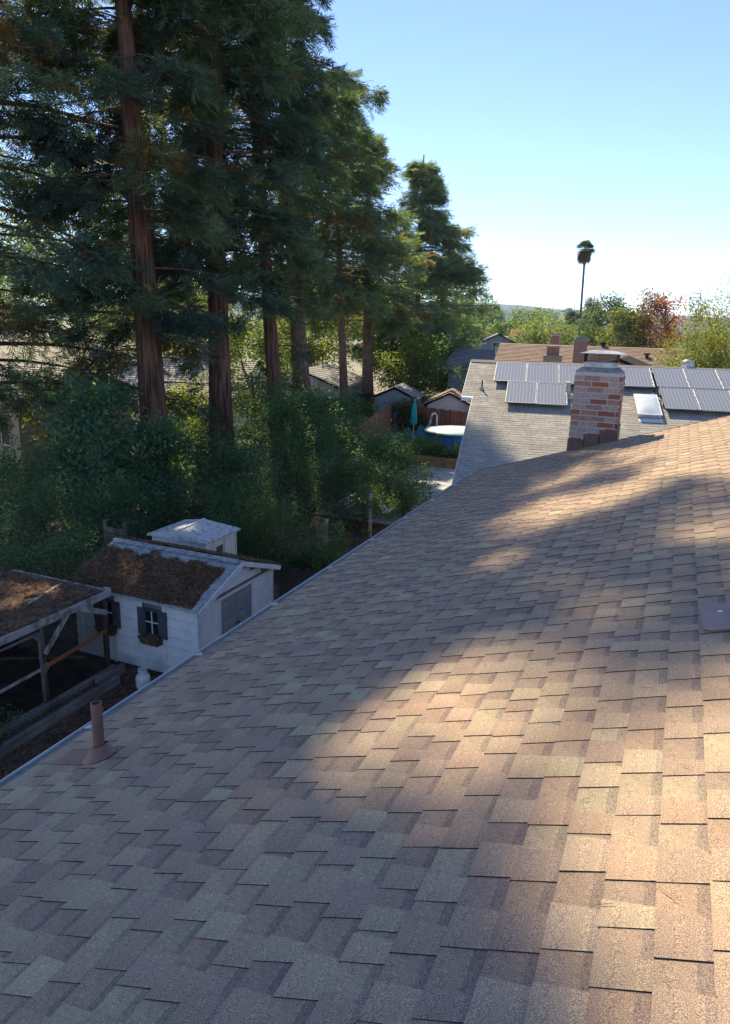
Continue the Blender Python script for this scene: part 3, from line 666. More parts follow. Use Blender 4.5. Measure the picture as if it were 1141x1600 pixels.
# ------------------------------------------------------------------ small storage shed behind
bx = empty('storage_shed', (-12.6, 16.6, 0), 0, 'small pale plastic storage shed with a low hipped lid, standing behind the garden shed', 'shed')
X0, X1, YA, YB, HH = -13.6, -11.62, 15.75, 17.45, 1.86
q = MB(); q.box(X0 + .06, X1 - .06, YA + .06, YB - .06, 0, HH); w2 = q.build('wall', M_white, bx)
for i in range(5):
    x = X0 + 0.1 + i * 0.44; q = MB(); q.box(x, x + 0.05, YA + .035, YA + .06, 0.05, HH); q.build('rib', M_white, w2)
for i, y in enumerate((YA + .08, YA + .45, YA + 1.0, YB - .13)):
    q = MB(); q.box(X1 - .06, X1 - .03, y, y + .045, 0.05, HH); q.build('rib', M_white, w2)
for i in range(8):
    q = MB(); q.box(X1 - .062, X1 - .045, YA + .13, YA + 0.44, 0.15 + i * .21, 0.15 + i * .21 + .195); q.build('board', M_white, w2)
q = MB(); q.box(X1 - .06, X1 - .044, YA + .62, YA + .92, 0.9, 1.62); q.build('window', mat('dull_pane', (0.16, 0.15, 0.11), rough=0.3), bx)
q = MB(); xm = (X0 + X1) / 2
q.idx([(X0 - .04, YA - .04, HH), (X1 + .04, YA - .04, HH), (X1 + .04, YB + .04, HH), (X0 - .04, YB + .04, HH), (X0 - .04, YA - .04, HH + .05), (X1 + .04, YA - .04, HH + .05), (X1 + .04, YB + .04, HH + .05), (X0 - .04, YB + .04, HH + .05), (xm, YA + .0, HH + .25), (xm, YB - .35, HH + .30)],
      [(3, 2, 1, 0), (0, 1, 5, 4), (1, 2, 6, 5), (2, 3, 7, 6), (3, 0, 4, 7), (4, 5, 8), (5, 6, 9, 8), (6, 7, 9), (7, 4, 8, 9)])
lid = q.build('roof', mat('stained_white_plastic', (0.60, 0.63, 0.62), (0.30, 0.30, 0.28), scale=7, rough=0.6, contrast=(0.30, 0.48), fine=0.15, fscale=30), bx)
q = MB(); q.beam((xm, YA + .02, HH + .262), (xm, YB - .35, HH + .312), .06, .02); q.build('ridge_cap', M_whitetrim, lid)
P = np.column_stack([rng.uniform(X0, X1, 260), rng.uniform(YA, YB - .2, 260), np.zeros(260)]); P[:, 2] = HH + .06 + .20 * (1 - abs(P[:, 0] - xm) / (xm - X0)) + .02
litter('loose_needles', P, lid, n_len=(0.04, 0.11))

# ------------------------------------------------------------------ aviary / run
av = empty('chicken_run', (-12.6, 9.3, 0), 0, 'dark wire-netted timber run with a needle-covered roof, in front of the shed', 'animal run')
AX0, AX1, AY0, AY1, AZ = -14.1, -11.15, 4.6, 11.45, 1.98
def zroof(x, y): return AZ + 0.16 * (AX1 - x) / 3.0 * 0 + 0.02
q = MB(); q.box(AX0, AX1 - .03, AY0, AY1 - .03, AZ - .0, AZ + .03); rfa = q.build('roof', M_greywood, av)
for a, b, ww, hh, mm in (((AX1, AY0, AZ), (AX1, AY1 + .1, AZ), .05, .15, M_oldwhite), ((AX0, AY1, AZ + .03), (AX1 - .03, AY1, AZ + .03), .05, .12, M_oldwhite), ((AX0, AY0, AZ), (AX0, AY1 - .03, AZ), .05, .12, M_oldwhite)):
    q = MB(); q.beam(a, b, ww, hh); q.build('fascia', mm, av)
q = MB(); q.box(AX1 - .16, AX1 + .02, AY1 + .03, AY1 + .09, AZ - .08, AZ + .11); q.build('gusset', M_oldwhite, av)
q = MB(); q.beam((AX1 - 1.25, AY1 - .1, AZ + .07), (AX1 - 0.9, AY1 - 1.35, AZ + .07), .07, .03); q.build('batten', M_oldwhite, rfa)
kA = lambda u, v: u < 0.985 + 0.05 * noise.noise((v * 14, u * 6, 2)) and v < 0.985 and noise.noise((u * 3.2, v * 6.5, 12)) > -0.52
mat_sheet('needle_litter', AX0, AX1 - .04, AY0, AZ + .03, AY1 - .04, AZ + .03, 70, 150, kA, rfa, 0.07)
P = np.column_stack([rng.uniform(AX0, AX1, 14000), rng.uniform(AY0, AY1, 14000), rng.uniform(AZ + .05, AZ + .13, 14000)]); litter('loose_needles', P, rfa, n_len=(0.05, 0.14), wid=0.16)
for y, mm, ww in ((11.38, mat('red_brown_post', (0.15, 0.075, 0.055), (0.08, 0.045, 0.035), scale=5), .09), (9.62, M_wood, .085), (8.22, M_wood, .10), (6.4, M_wood, .09)):
    q = MB(); q.box(AX1 - .03 - ww, AX1 - .03, y - ww / 2, y + ww / 2, 0.05, AZ - .0); q.build('post', mm, av)
for y in (11.38, 8.3, 5.0):
    q = MB(); q.box(AX0 + .02, AX0 + .11, y - .04, y + .04, 0.05, AZ); q.build('post', M_wood, av)
xr = AX1 - .015
for (a, b, ww, hh, mm, nm) in (((xr, 11.34, 1.12), (xr, 9.66, 1.02), .03, .085, M_orangewood, 'rail'), ((xr, 9.58, 1.0), (xr, 8.32, 0.98), .03, .06, M_oldwhite, 'rail'),
                        ((xr, 8.18, 0.98), (xr, 6.44, 0.9), .03, .075, M_orangewood, 'rail'),
                        ((xr + .02, 9.62, 1.30), (xr + .02, 10.28, 1.94), .035, .11, M_oldwhite, 'brace'), ((xr + .02, 11.38, 1.55), (xr + .02, 10.62, 1.93), .035, .12, M_oldwhite, 'brace'),
                        ((xr, 8.33, 0.2), (xr, 8.33, 1.82), .03, .05, M_greywood, 'door_frame'), ((xr, 9.52, 0.2), (xr, 9.52, 1.82), .03, .05, M_greywood, 'door_frame'),
                        ((xr, 8.33, 1.80), (xr, 9.52, 1.80), .03, .05, M_greywood, 'door_frame'), ((xr, 8.35, 1.68), (xr, 8.46, 1.80), .03, .05, M_greywood, 'door_frame'), ((xr, 9.50, 1.66), (xr, 9.38, 1.80), .03, .05, M_greywood, 'door_frame'),
                        ((xr, 8.3, .22), (xr, 9.55, .22), .03, .06, M_oldwhite, 'door_frame')):
    q = MB(); q.beam(a, b, ww, hh); q.build(nm, mm, av)
for y, z in ((9.60, 1.01), (8.26, 0.98)):
    q = MB(); q.prism([(xr + .018, y - .10, z - .02), (xr + .018, y - .02, z - .12), (xr + .018, y + .09, z - .04), (xr + .018, y + .05, z + .11), (xr + .018, y - .06, z + .09)], (.014, 0, 0)); q.build('gusset', M_tanwood, av)
q = MB()     # wire netting on the long side and far end
def wires(o, d, L, z0, z1):
    o = Vector(o); d = Vector(d); i = 0.0
    while i < L: q.beam(o + d * i + Vector((0, 0, z0)), o + d * i + Vector((0, 0, z1)), .0035, .0035); i += 0.05
    z = z0
    while z < z1: q.beam(o + Vector((0, 0, z)), o + d * L + Vector((0, 0, z)), .0035, .0035); z += 0.05
wires((AX1 - .05, AY0, 0), (0, 1, 0), AY1 - AY0, .2, AZ); wires((AX0 + .05, AY1 - .03, 0), (1, 0, 0), AX1 - AX0 - .1, .2, AZ); wires((AX0 + .06, AY0, 0), (0, 1, 0), AY1 - AY0, .2, AZ)
q.build('wire_netting', mat('dark_wire', (0.02, 0.022, 0.02), rough=0.7), av, kind='stuff')
q = MB(); q.box(AX0 + .03, AX0 + .05, AY0, AY1, .05, 1.5); q.build('back_board', M_darkwood, av)
q = MB(); q.beam((AX0 + .3, 9.2, .75), (AX1 - .4, 11.1, .5), .05, .04); q.build('perch', M_wood, av)
bed = empty('timber_bed', (-10.8, 9.0, 0), 0, 'long raised bed edged with grey timbers beside the netted run', 'raised bed')
for x, y0, y1, z0, h in ((-10.98, 5.0, 11.35, 0.06, .26), (-10.62, 5.2, 11.05, 0.06, .22), (-10.80, 10.6, 11.42, .12, .24)):
    q = MB(); q.box(x - .055, x + .055, y0, y1, z0, z0 + h, bev=.012); q.build('timber', M_greywood, bed)
q = MB(); q.box(-10.92, -10.68, 5.2, 10.6, .06, .22); q.build('soil', M_ground, bed)
P = np.column_stack([rng.uniform(-10.95, -10.6, 700), rng.uniform(5.2, 11, 700), rng.uniform(.22, .3, 700)]); litter('dead_stems', P, bed, n_len=(.04, .12))
# needles on the ground
P = np.column_stack([rng.uniform(-10.6, -8.3, 9000), rng.uniform(5.5, 15, 9000), rng.uniform(.08, .13, 9000)])
P = P[~((P[:, 0] < SX1 + .05) & (P[:, 1] > SY0 - .05))]; litter('fallen_needles', P, None, n_len=(.05, .14), wid=.15)
# propane tank
tk = empty('propane_tank', (-9.98, 11.12, 0.05), 0, 'white propane tank standing at the foot of the shed wall', 'gas tank')
MT = T(-9.98, 11.12, 0.05)
q = MB(); q.lathe([(.10, .0), (.13, .03), (.15, .07), (.157, .12), (.157, .26), (.15, .31), (.12, .36), (.06, .385), (.03, .39)], n=28); q.build('body', M_tank, tk, MT, smooth=True)
q = MB()
for k in range(20):
    a = 2 * math.pi * k / 20; b = 2 * math.pi * (k + 1) / 20
    if k in (3, 4, 13, 14): z = [.47, .50]
    else: z = [.37, .50]
    q.prism([(.10 * math.cos(a), .10 * math.sin(a), z[0]), (.10 * math.cos(b), .10 * math.sin(b), z[0]), (.10 * math.cos(b), .10 * math.sin(b), z[1]), (.10 * math.cos(a), .10 * math.sin(a), z[1])], (-.006 * math.cos(a), -.006 * math.sin(a), 0))
q.build('collar', M_tank, tk, MT)
q = MB(); q.lathe([(.025, .385), (.025, .44), (.035, .445), (.035, .465), (.01, .47)], n=12); q.build('valve', M_galv, tk, MT)
q = MB(); q.lathe([(.105, -.0), (.105, .035), (.10, .036)], n=24); q.build('foot_ring', M_tank, tk, MT)
# wooden crate behind shed
cr = empty('wooden_crate', (-14.5, 15.2, 0), 0, 'broken brown wooden crate peeping up behind the shed ridge', 'crate')
for i in range(3): q = MB(); q.box(-14.9, -14.1, 15.3, 15.33, 1.5 + i * .2, 1.66 + i * .2); q.build('slat', M_wood, cr)
for x in (-14.88, -14.14): q = MB(); q.box(x - .03, x + .03, 15.34, 15.42, 0, 2.25); q.build('post', M_wood, cr)

# ------------------------------------------------------------------ fences
def fence(name, label, a, b, h, m, bw=0.14, gap=0.012, z0=0.0, ragged=0.03, rail=True, mats=None, seed=1, back=1, posts=True):
    rr = random.Random(seed); a = Vector((*a, z0)); b = Vector((*b, z0)); d = (b - a); L = d.length; d.normalize(); nrm = Vector((-d.y, d.x, 0))
    o = empty(name, a, math.atan2(d.y, d.x), label, 'fence'); M0 = W[o.name]; cache = []
    for k in range(4):
        q = MB(); hh = h + (k - 1.5) * ragged; q.prism([(0, 0, .05), (bw, 0, .05), (bw, 0, hh - .03), (bw - .03, 0, hh), (.03, 0, hh), (0, 0, hh - .03)], (0, .02, 0))
        cache.append(q)
    mm = mats or [m]; mcache = {}
    x = 0.0
    while x < L:
        k = rr.randrange(4); j = rr.randrange(len(mm))
        if (k, j) not in mcache: mcache[(k, j)] = cache[k].mesh('board', mm[j])
        inst('board', mcache[(k, j)], o, M0 @ T(x, rr.uniform(-.004, .004), 0) @ Matrix.Rotation(rr.uniform(-.012, .012), 4, 'Y')); x += bw + gap
    for z in (.35, h * .55, h - .25):
        q = MB(); q.box(0, L, .021 * back + (0 if back > 0 else -.04), .06 * back + (0 if back > 0 else -.02) if back > 0 else -.005, z, z + .08) if back > 0 else q.box(0, L, -.045, -.006, z, z + .08); q.build('rail', m, o, M0)
    x = 0.0
    while posts and x < L + .1:
        q = MB(); q.box(x, x + .09, .062, .15, 0, h + .02); q.build('post', m, o, M0); x += 2.4
    return o
fence('garden_fence', 'dark weathered board fence beside the right end of the white shed', (-9.0, 15.35), (-5.6, 15.75), 1.78, M_darkwood, seed=2)
fence('red_fence', 'red-brown board fence with light showing between its boards, running away under the trees', (-17.15, 38.0), (-20.5, 53.2), 2.0, M_redwood, bw=.15, gap=.05, mats=[M_redwood, M_redwood, M_tanwood], seed=3)
fence('back_fence', 'red-brown board fence behind the pool, below the small white shed', (-20.3, 53.4), (-9.5, 50.4), 1.85, M_redwood, mats=[M_redwood, M_redwood, mat('fence_wood_brown', (0.25, 0.12, 0.08), (0.15, 0.07, 0.05), scale=3)], seed=4)
fence('far_fence', 'dark brown board fence between the tree trunks, beside the white house', (-30.5, 58.6), (-24.5, 59.6), 1.9, M_darkwood, seed=5)

# ------------------------------------------------------------------ neighbour's house
th = R_(10.8); NO = Vector((-6.59, 25.0, 6.82)); NU = Vector((math.cos(th), math.sin(th), 0)); NV = Vector((math.sin(th), -math.cos(th), 0))
SLN = 18.4; cn, sn = math.cos(R_(SLN)), math.sin(R_(SLN)); NW = NV * cn + Vector((0, 0, -sn))
nh = empty('neighbour_house', (NO.x, NO.y, 0), th, 'neighbouring house with a pale grey shingle roof carrying solar panels', 'house')
MN = frame(NO, NW, NU)      # local x = down the slope, y = along the ridge (to the right), z up off the roof
MN = frame(NO, NU, -NW)     # local x = along ridge, y = up the slope, z off roof
LN, DN = 15.0, 10.4
q = MB(); q.prism([(0.15, -DN, -.004), (LN, -DN, -.004), (LN, 0, -.004), (-.2, 0, -.004), (-.2, -3.1, -.004), (0.15, -3.1, -.004)], (0, 0, -.12)); nroof = q.build('roof', M_white, nh, MN)
q = MB(); rr = random.Random(5)
GT = [(0.41, 0.39, 0.345), (0.38, 0.36, 0.32), (0.44, 0.42, 0.37), (0.36, 0.34, 0.305), (0.40, 0.38, 0.335)]
k = 0; y = -DN
while y < -0.05:
    x = (-.2 if y > -3.1 else .15) - (0.0 if k % 2 else 0.0); first = True
    while x < LN:
        wd = rr.uniform(.16, .40) if rr.random() < .5 else .30
        if first: wd *= rr.uniform(.4, 1); first = False
        xe = min(x + wd, LN); c = rr.choice(GT); v = rr.uniform(.93, 1.05); c = tuple(a * v for a in c); t = .006 + rr.uniform(0, .005); y1 = min(y + .15, 0)
        q.face([(x + .004, y, t), (xe - .004, y, t), (xe - .004, y1, .004), (x + .004, y1, .004)], c)
        q.face([(x + .004, y, t), (x + .004, y, -.003), (xe - .004, y, -.003), (xe - .004, y, t)], (.14, .13, .12))
        q.face([(x + .004, y1, .004), (x + .004, y1, -.002), (x + .004, y, -.002), (x + .004, y, t)], (.06, .06, .06))
        x = xe
    y += .143; k += 1
q.build('shingles', M_shingle2, nroof, MN, kind='stuff')
q = MB(); x = -.2
while x < LN:
    q.prism([(x, -.13, .028), (x + .27, -.13, .022), (x + .27, .06, .044), (x, .06, .05)], (0, 0, .006), (0.34, .31, .27)); x += .2
q.build('ridge_shingles', M_shingle2, nroof, MN, kind='stuff')
q = MB(); MNb = frame(NO, NU, -(NV * -cn + Vector((0, 0, -sn)))); q.prism([(-.2, 0, -.004), (LN, 0, -.004), (LN, -7.5, -.004), (-.2, -7.5, -.004)][::-1], (0, 0, .1)); 
q = MB(); B1 = NO + NV * -7.1 + Vector((0, 0, -7.1 * sn / cn))
q.prism([NO + NU * -.2, B1 + NU * -.2, B1 + NU * -.2 - Vector((0, 0, .1)), NO + NU * -.2 - Vector((0, 0, .12))], NU * (LN + .2)); q.build('back_roof', M_white, nh)
for a, b in ((-.215, (0, -3.1)), (.135, (-3.1, -DN))):
    q = MB(); q.box(a, a + .014, b[1], b[0] - .002, -.13, .012); q.build('rake_board', M_whitetrim, nroof, MN)
q = MB(); FW = NO + NW * (DN - .6)
def nz_(v): return NO.z - v * sn / cn - .14
q.prism([NO + NU * .5 + NV * (DN * cn - .6) - Vector((0, 0, NO.z)), NO + NU * .5 + NV * (DN * cn - .6) + Vector((0, 0, nz_(DN * cn - .6) - NO.z)), NO + NU * .5 + Vector((0, 0, -.14)), NO + NU * .5 - NV * 6.6 + Vector((0, 0, nz_(6.6) - NO.z)), NO + NU * .5 - NV * 6.6 - Vector((0, 0, NO.z))], NU * (LN - 1)); q.build('wall', M_white, nh)
M_green = mat('pale_green_paint', (0.42, 0.50, 0.44), (0.34, 0.42, 0.37), scale=3, rough=0.6)
gro = empty('garden_room', (-13.6, 55.2, 0), R_(12), 'pale green garden room with a white-framed window, between the white shed and the big grey roof', 'outbuilding'); MG = W[gro.name]
q = MB(); q.box(-1.0, 2.4, -1.3, 1.5, 0, 2.62); q.build('wall', M_green, gro, MG)
q = MB(); q.box(-1.3, 2.7, -1.6, 1.8, 2.625, 2.78); q.build('roof', M_whitetrim, gro, MG)
q = MB(); q.box(-.62, -.05, -1.32, -1.303, 1.5, 2.4); wn = q.build('window', M_glass, gro, MG)
q = MB()
for a in (-.70, -.05, .45): q.box(a, a + .08, -1.345, -1.321, 1.4, 2.5)
q.box(-.62, .45, -1.345, -1.321, 1.42, 1.5); q.box(-.62, .45, -1.345, -1.321, 2.4, 2.48); q.build('window_frame', M_whitetrim, wn, MG)
# solar panels
pc = {}
def panel(x, y1, w, h):
    if (w, h) not in pc:
        a = MB(); a.box(0, w, 0, h, 0, .03); f = MB(); e = .022
        for b in ((0, w, 0, e), (0, w, h - e, h), (0, e, e, h - e), (w - e, w, e, h - e)): f.box(*b, .0, .038)
        f.box(.0, w, -.0, .0, 0, 0) if False else None
        pc[(w, h)] = (a.mesh('solar_panel', M_cell), f.mesh('panel_frame', M_galv))
    A, Fm = pc[(w, h)]; M = MN @ T(x, -y1 - h, .14)
    if len(A.vertices) and True: p = inst('solar_panel', A, nroof, M)
    inst('panel_frame', Fm, p, M)
for i in range(4): panel(.72 + i * 1.035, .44, 1.02, 1.62)
for i in range(2): panel(1.18 + i * .93, 2.10, .915, 1.62)
panel(4.86 - .17, .42, 1.0, 1.62)
for i in range(7): panel(5.76 + i * .985, .36, .97, 1.62)
for i in range(6): panel(5.80 + i * 1.02, 2.03, 1.0, 1.58)
q = MB()
for x0, x1, y in ((.75, 4.8, -.8), (.75, 4.8, -1.7), (1.2, 3.0, -2.5), (1.2, 3.0, -3.3), (4.7, 12.5, -.8), (5.8, 12, -1.7), (5.8, 12, -2.5), (5.8, 12, -3.2)): q.box(x0, x1, y, y + .05, .02, .135)
q.build('mounting_rail', M_black, nroof, MN)
# skylight
q = MB(); q.box(5.02, 5.66, -4.02, -2.62, .0, .13); skl = q.build('skylight', M_galv, nroof, MN)
q = MB(); q.box(5.0, 5.68, -4.05, -2.59, .131, .155); q.build('skylight_frame', M_whitetrim, skl, MN)
q = MB(); V = []; F = []
for j in range(9):
    for i in range(9):
        u, v = i / 8, j / 8; V.append((5.04 + .60 * u, -4.0 + 1.36 * v, .156 + .09 * (math.sin(math.pi * u) * math.sin(math.pi * v)) ** .5))
F = [(j * 9 + i, j * 9 + i + 1, (j + 1) * 9 + i + 1, (j + 1) * 9 + i) for j in range(8) for i in range(8)]
q.idx(V, F); q.build('skylight_dome', mat('milky_acrylic', (0.72, 0.76, 0.76), (0.66, 0.70, 0.70), rough=0.15, spec=0.6), skl, MN, smooth=True)
q = MB(); q.box(5.03, 5.7, -4.3, -4.05, .018, .022); q.build('skylight_flashing', M_whitetrim, skl, MN)
# vents on that roof
def vent(u, s, r, h, m, nm='vent_pipe', cap=False):
    p = NO + NU * u + NW * s; q = MB(); q.lathe([(r, -.1), (r, h)] + ([(r * 1.6, h), (r * 1.6, h + .05), (.01, h + .07)] if cap else []), n=12); o = q.build(nm, m, nroof, T(*p))
    q = MB(); q.lathe([(r * 3.2, 0.02), (r * 2.8, .03), (r * 1.3, .10)], n=14); q.build('flashing_cone', M_oldwhite, o, frame(p, NU, -NW))
vent(.38, 2.45, .025, .30, M_black); vent(3.05, 2.75, .07, .42, mat('cream_paint', (.55, .50, .40), rough=.6), cap=True); vent(8.6, .1, .02, .35, M_whitetrim)
vent(5.63, 2.35, .03, .25, M_black)
tp = NO + NU * 6.95 + NW * -.5 + Vector((0, 0, 0)); tp = NO + NU * 7.0 - NV * .35 + Vector((0, 0, -.13))
q = MB(); q.lathe([(.13, -.1), (.13, .16), (.17, .18), (.19, .24), (.19, .32), (.15, .40), (.06, .44)], n=24); tb = q.build('turbine_vent', M_galv, nh, T(*tp), smooth=True)
for k in range(18):
    a = 2 * math.pi * k / 18; q = MB(); q.beam((.19 * math.cos(a), .19 * math.sin(a), .17), (.19 * math.cos(a + .12), .19 * math.sin(a + .12), .40), .035, .006); q.build('fin', M_galv, tb, T(*tp))
# cross gable behind the ridge
cg = Vector((-2.45, 33.5, 0))
q = MB(); q.prism([(-4.1, 32.4, 6.2), (-2.35, 32.4, 6.86), (-0.5, 32.4, 6.15), (-0.6, 32.4, 6.02), (-2.35, 32.4, 6.74), (-4.0, 32.4, 6.1)], (0, 5, 0)); cgo = q.build('small_gable_roof', M_shingle2, None)
tag(cgo, 'low grey shingled gable roof just behind the solar-panel ridge', 'roof')
q = MB(); q.prism([(-3.9, 32.9, 0), (-0.7, 32.9, 0), (-0.7, 32.9, 6.1), (-2.35, 32.9, 6.72), (-3.9, 32.9, 6.1)], (0, 4, 0)); q.build('wall', mat('brown_siding', (.12, .09, .07)), cgo)

# ------------------------------------------------------------------ further houses
def gable_house(name, label, ctr, yaw, L, D, hw, hr, roofc, wallc, ov=.4, wins=(), ridge='x', chim=(), thick=.16, courses=True, cat='house'):
    """ridge along local x; wins: (side, pos, z, w, h) side f = -y face, b, l = -x gable, r"""
    o = empty(name, (*ctr, 0), yaw, label, cat); M0 = W[o.name]
    q = MB(); q.prism([(-L / 2, -D / 2, 0), (-L / 2, D / 2, 0), (-L / 2, D / 2, hw), (-L / 2, 0, hr - .05), (-L / 2, -D / 2, hw)], (L, 0, 0)); q.build('wall', wallc, o, M0)
    sl = (hr - hw) / (D / 2); e = D / 2 + ov; ze = hw - ov * sl; th_ = .14
    for sg in (-1, 1):
        q = MB(); q.prism([(-L / 2 - ov, 0, hr), (-L / 2 - ov, sg * e, ze), (-L / 2 - ov, sg * e, ze + th_), (-L / 2 - ov, 0, hr + th_)], (L + 2 * ov, 0, 0)); ro = q.build('roof', roofc, o, M0)
        if courses:
            q = MB(); n = max(6, int(e / .3)); rr2 = random.Random(len(name) * 7 + sg)
            for i in range(n):
                a = i / n; b = (i + 1) / n; ya, za = sg * e * (1 - a), ze + (hr - ze) * a + th_; yb, zb = sg * e * (1 - b), ze + (hr - ze) * b + th_
                x = -L / 2 - ov
                while x < L / 2 + ov:
                    x2 = min(x + rr2.uniform(.3, .9), L / 2 + ov); v = rr2.uniform(.84, 1.12)
                    q.face([(x, ya, za + .035), (x2, ya, za + .035), (x2, yb, zb + .008), (x, yb, zb + .008)] if sg < 0 else [(x, yb, zb + .008), (x2, yb, zb + .008), (x2, ya, za + .035), (x, ya, za + .035)], (v, v, v))
                    q.face([(x, ya, za + .035), (x, ya, za), (x2, ya, za), (x2, ya, za + .035)], (.4, .2, .2)); x = x2
            q.build('shingles', roofc, ro, M0, kind='stuff')
        q = MB(); q.beam((-L / 2 - ov, sg * (e + .02), ze + .04), (L / 2 + ov, sg * (e + .02), ze + .04), .04, .18); q.build('fascia', M_whitetrim, o, M0)
    for side, p, z, w_, h_ in wins:
        q = MB(); f = MB(); t = .06
        if side in 'fb':
            y = (-D / 2 - .02) * (1 if side == 'f' else -1); q.box(p, p + w_, y - .01, y + .01, z, z + h_)
            for b in ((p - t, p, z - t, z + h_ + t), (p + w_, p + w_ + t, z - t, z + h_ + t), (p, p + w_, z - t, z), (p, p + w_, z + h_, z + h_ + t), (p + w_ / 2 - .03, p + w_ / 2 + .03, z, z + h_)): f.box(b[0], b[1], y - .045, y + .03, b[2], b[3])
        else:
            x = (-L / 2 - .02) * (1 if side == 'l' else -1); q.box(x - .01, x + .01, p, p + w_, z, z + h_)
            for b in ((p - t, p, z - t, z + h_ + t), (p + w_, p + w_ + t, z - t, z + h_ + t), (p, p + w_, z - t, z), (p, p + w_, z + h_, z + h_ + t), (p + w_ / 2 - .03, p + w_ / 2 + .03, z, z + h_)): f.box(x - .045, x + .03, b[0], b[1], b[2], b[3])
        wn = q.build('window', M_glass, o, M0); f.build('window_frame', M_whitetrim, wn, M0)
    return o, M0
def roofmat(nm, c): return mat(nm, c, tuple(a * .82 for a in c), scale=1.5, rough=.95, attr=True, fine=.2, fscale=12)
RF_brown = roofmat('roof_brown', (.33, .235, .19)); RF_grey = roofmat('roof_grey', (.30, .30, .31)); RF_red = roofmat('roof_red_tile', (.42, .17, .12)); RF_tan = roofmat('roof_tan', (.42, .35, .30)); RF_pale = roofmat('roof_pale', (.50, .46, .43))
WL_blue = mat('wall_slate_blue', (.23, .26, .32), (.20, .23, .29), scale=.8); WL_white = mat('wall_white', (.66, .66, .65), (.58, .58, .57), scale=.6); WL_beige = mat('wall_beige', (.52, .43, .31), (.46, .38, .28), scale=.5)
def stack(parent, M0, x, y, z0, z1, w_, d_, m, cap=None, nm='chimney'):
    q = MB(); q.box(x - w_ / 2, x + w_ / 2, y - d_ / 2, y + d_ / 2, z0, z1)
    o = q.build(nm, m, parent, M0); q = MB(); q.box(x - w_ / 2 - .05, x + w_ / 2 + .05, y - d_ / 2 - .05, y + d_ / 2 + .05, z1, z1 + .09); q.build('chimney_cap', cap or M_cement, o, M0); return o
def brick_course_mat():
    m = mat('distant_brick', (.38, .20, .16), (.26, .12, .095), scale=7, rough=.95)
    return m
M_db = brick_course_mat()
h1, H1 = gable_house('brown_roof_house', 'low house with a long brown shingle roof and brick chimneys behind the solar-panel house', (-4.3, 61.0), R_(8), 18.5, 9.0, 5.25, 6.62, RF_brown, WL_beige)
def bricks_on(parent, M0, x, y, z0, z1, w_, d_):
    """front and left courses of a distant chimney, each brick real, joined"""
    q = MB(); z = z0; r = 0; rr3 = random.Random(9)
    while z < z1 - .1:
        xx = x - w_ / 2 - (.15 if r % 2 else 0)
        while xx < x + w_ / 2:
            a, b = max(xx, x - w_ / 2) + .01, min(xx + .3, x + w_ / 2) - .01
            if b - a > .03: q.box(a, b, y - d_ / 2 - .02, y - d_ / 2 + .01, z + .01, z + .095)
            xx += .3
        z += .105; r += 1
    q.build('bricks', M_db, parent, M0, kind='stuff')
c_ = stack(h1, H1, -3.35, -4.9, 3.0, 7.25, .95, .7, M_mortar); bricks_on(c_, H1, -3.35, -4.9, 4.8, 7.25, .95, .7)
q = MB(); q.box(-3.72, -2.98, -5.2, -4.6, 7.35, 7.5); q.build('chimney_lid', M_cement, c_, H1)
c_ = stack(h1, H1, -5.3, 1.6, 6.0, 7.55, .7, .7, M_mortar); bricks_on(c_, H1, -5.3, 1.6, 6.2, 7.5, .7, .7)
c_ = stack(h1, H1, -5.2, -7.6, 3.0, 6.1, 1.28, .9, mat('olive_stucco', (.33, .29, .20), (.28, .25, .17)), nm='chimney'); q = MB(); q.box(-5.65, -4.8, -7.9, -7.3, 6.19, 6.75); q.build('flue_pot', M_db, c_, H1); q = MB(); q.box(-5.75, -4.7, -8.0, -7.2, 6.80, 6.86); q.build('flue_lid', mat('rust_red_metal', (.34, .09, .055)), c_, H1)
for x, y, z in ((-1.55, .05, 6.78), (1.6, -2.2, 6.1)):
    q = MB(); q.lathe([(.12, -.2), (.12, .18), (.26, .2), (.25, .30), (.02, .36)], n=12); q.build('roof_vent', RF_red, h1, H1 @ T(x, y, z))
gr, GR = gable_house('grey_roof_house', 'low grey shingle roof left of the brown roof, with a pale blue eave wall', (-17.6, 70.5), R_(4), 5.6, 8.6, 4.25, 5.75, RF_grey, mat('wall_pale_blue', (.40, .45, .50)))
q = MB(); q.lathe([(.16, 0), (.13, .45), (.10, .5), (.10, .62), (.18, .66), (.20, .78), (.12, .86), (.02, .88)], n=14); q.build('turbine_vent', M_galv, gr, GR @ T(1.0, -1.2, 5.35))
g2, G2 = gable_house('blue_gable_house', 'slate blue gabled house with a white-framed window, far beyond the brown roof', (-27.2, 115.0), R_(15) + math.pi / 2, 9.0, 4.9, 5.75, 6.95, RF_grey, WL_blue, ov=.3, wins=(('l', -.75, 4.95, 1.5, .8),))
g3, G3 = gable_house('red_roof_house', 'distant house with a red tiled roof among the trees', (-27.5, 150.0), R_(6), 9.5, 8, 6.0, 7.5, RF_red, WL_beige)
c_ = stack(g3, G3, .2, -6.0, 3.0, 7.3, 1.4, 1.0, M_db)
gable_house('tan_roof_house', 'distant low house with a tan roof left of the blue gable', (-38.5, 150.0), R_(12), 12, 9, 4.8, 6.2, RF_tan, WL_white)
gable_house('orange_roof_house', 'small faraway house with an orange-brown roof at the foot of the left trees', (-52, 205.0), R_(-10), 13, 9, 5, 7.4, RF_red, WL_white)
gable_house('cream_house', 'cream house at the left edge, its plain wall showing through the saplings', (-35.8, 31.0), 0, 9, 8.5, 3.7, 5.0, RF_pale, WL_beige, wins=(('f', 2.6, 1.3, 1.2, 1.0),))
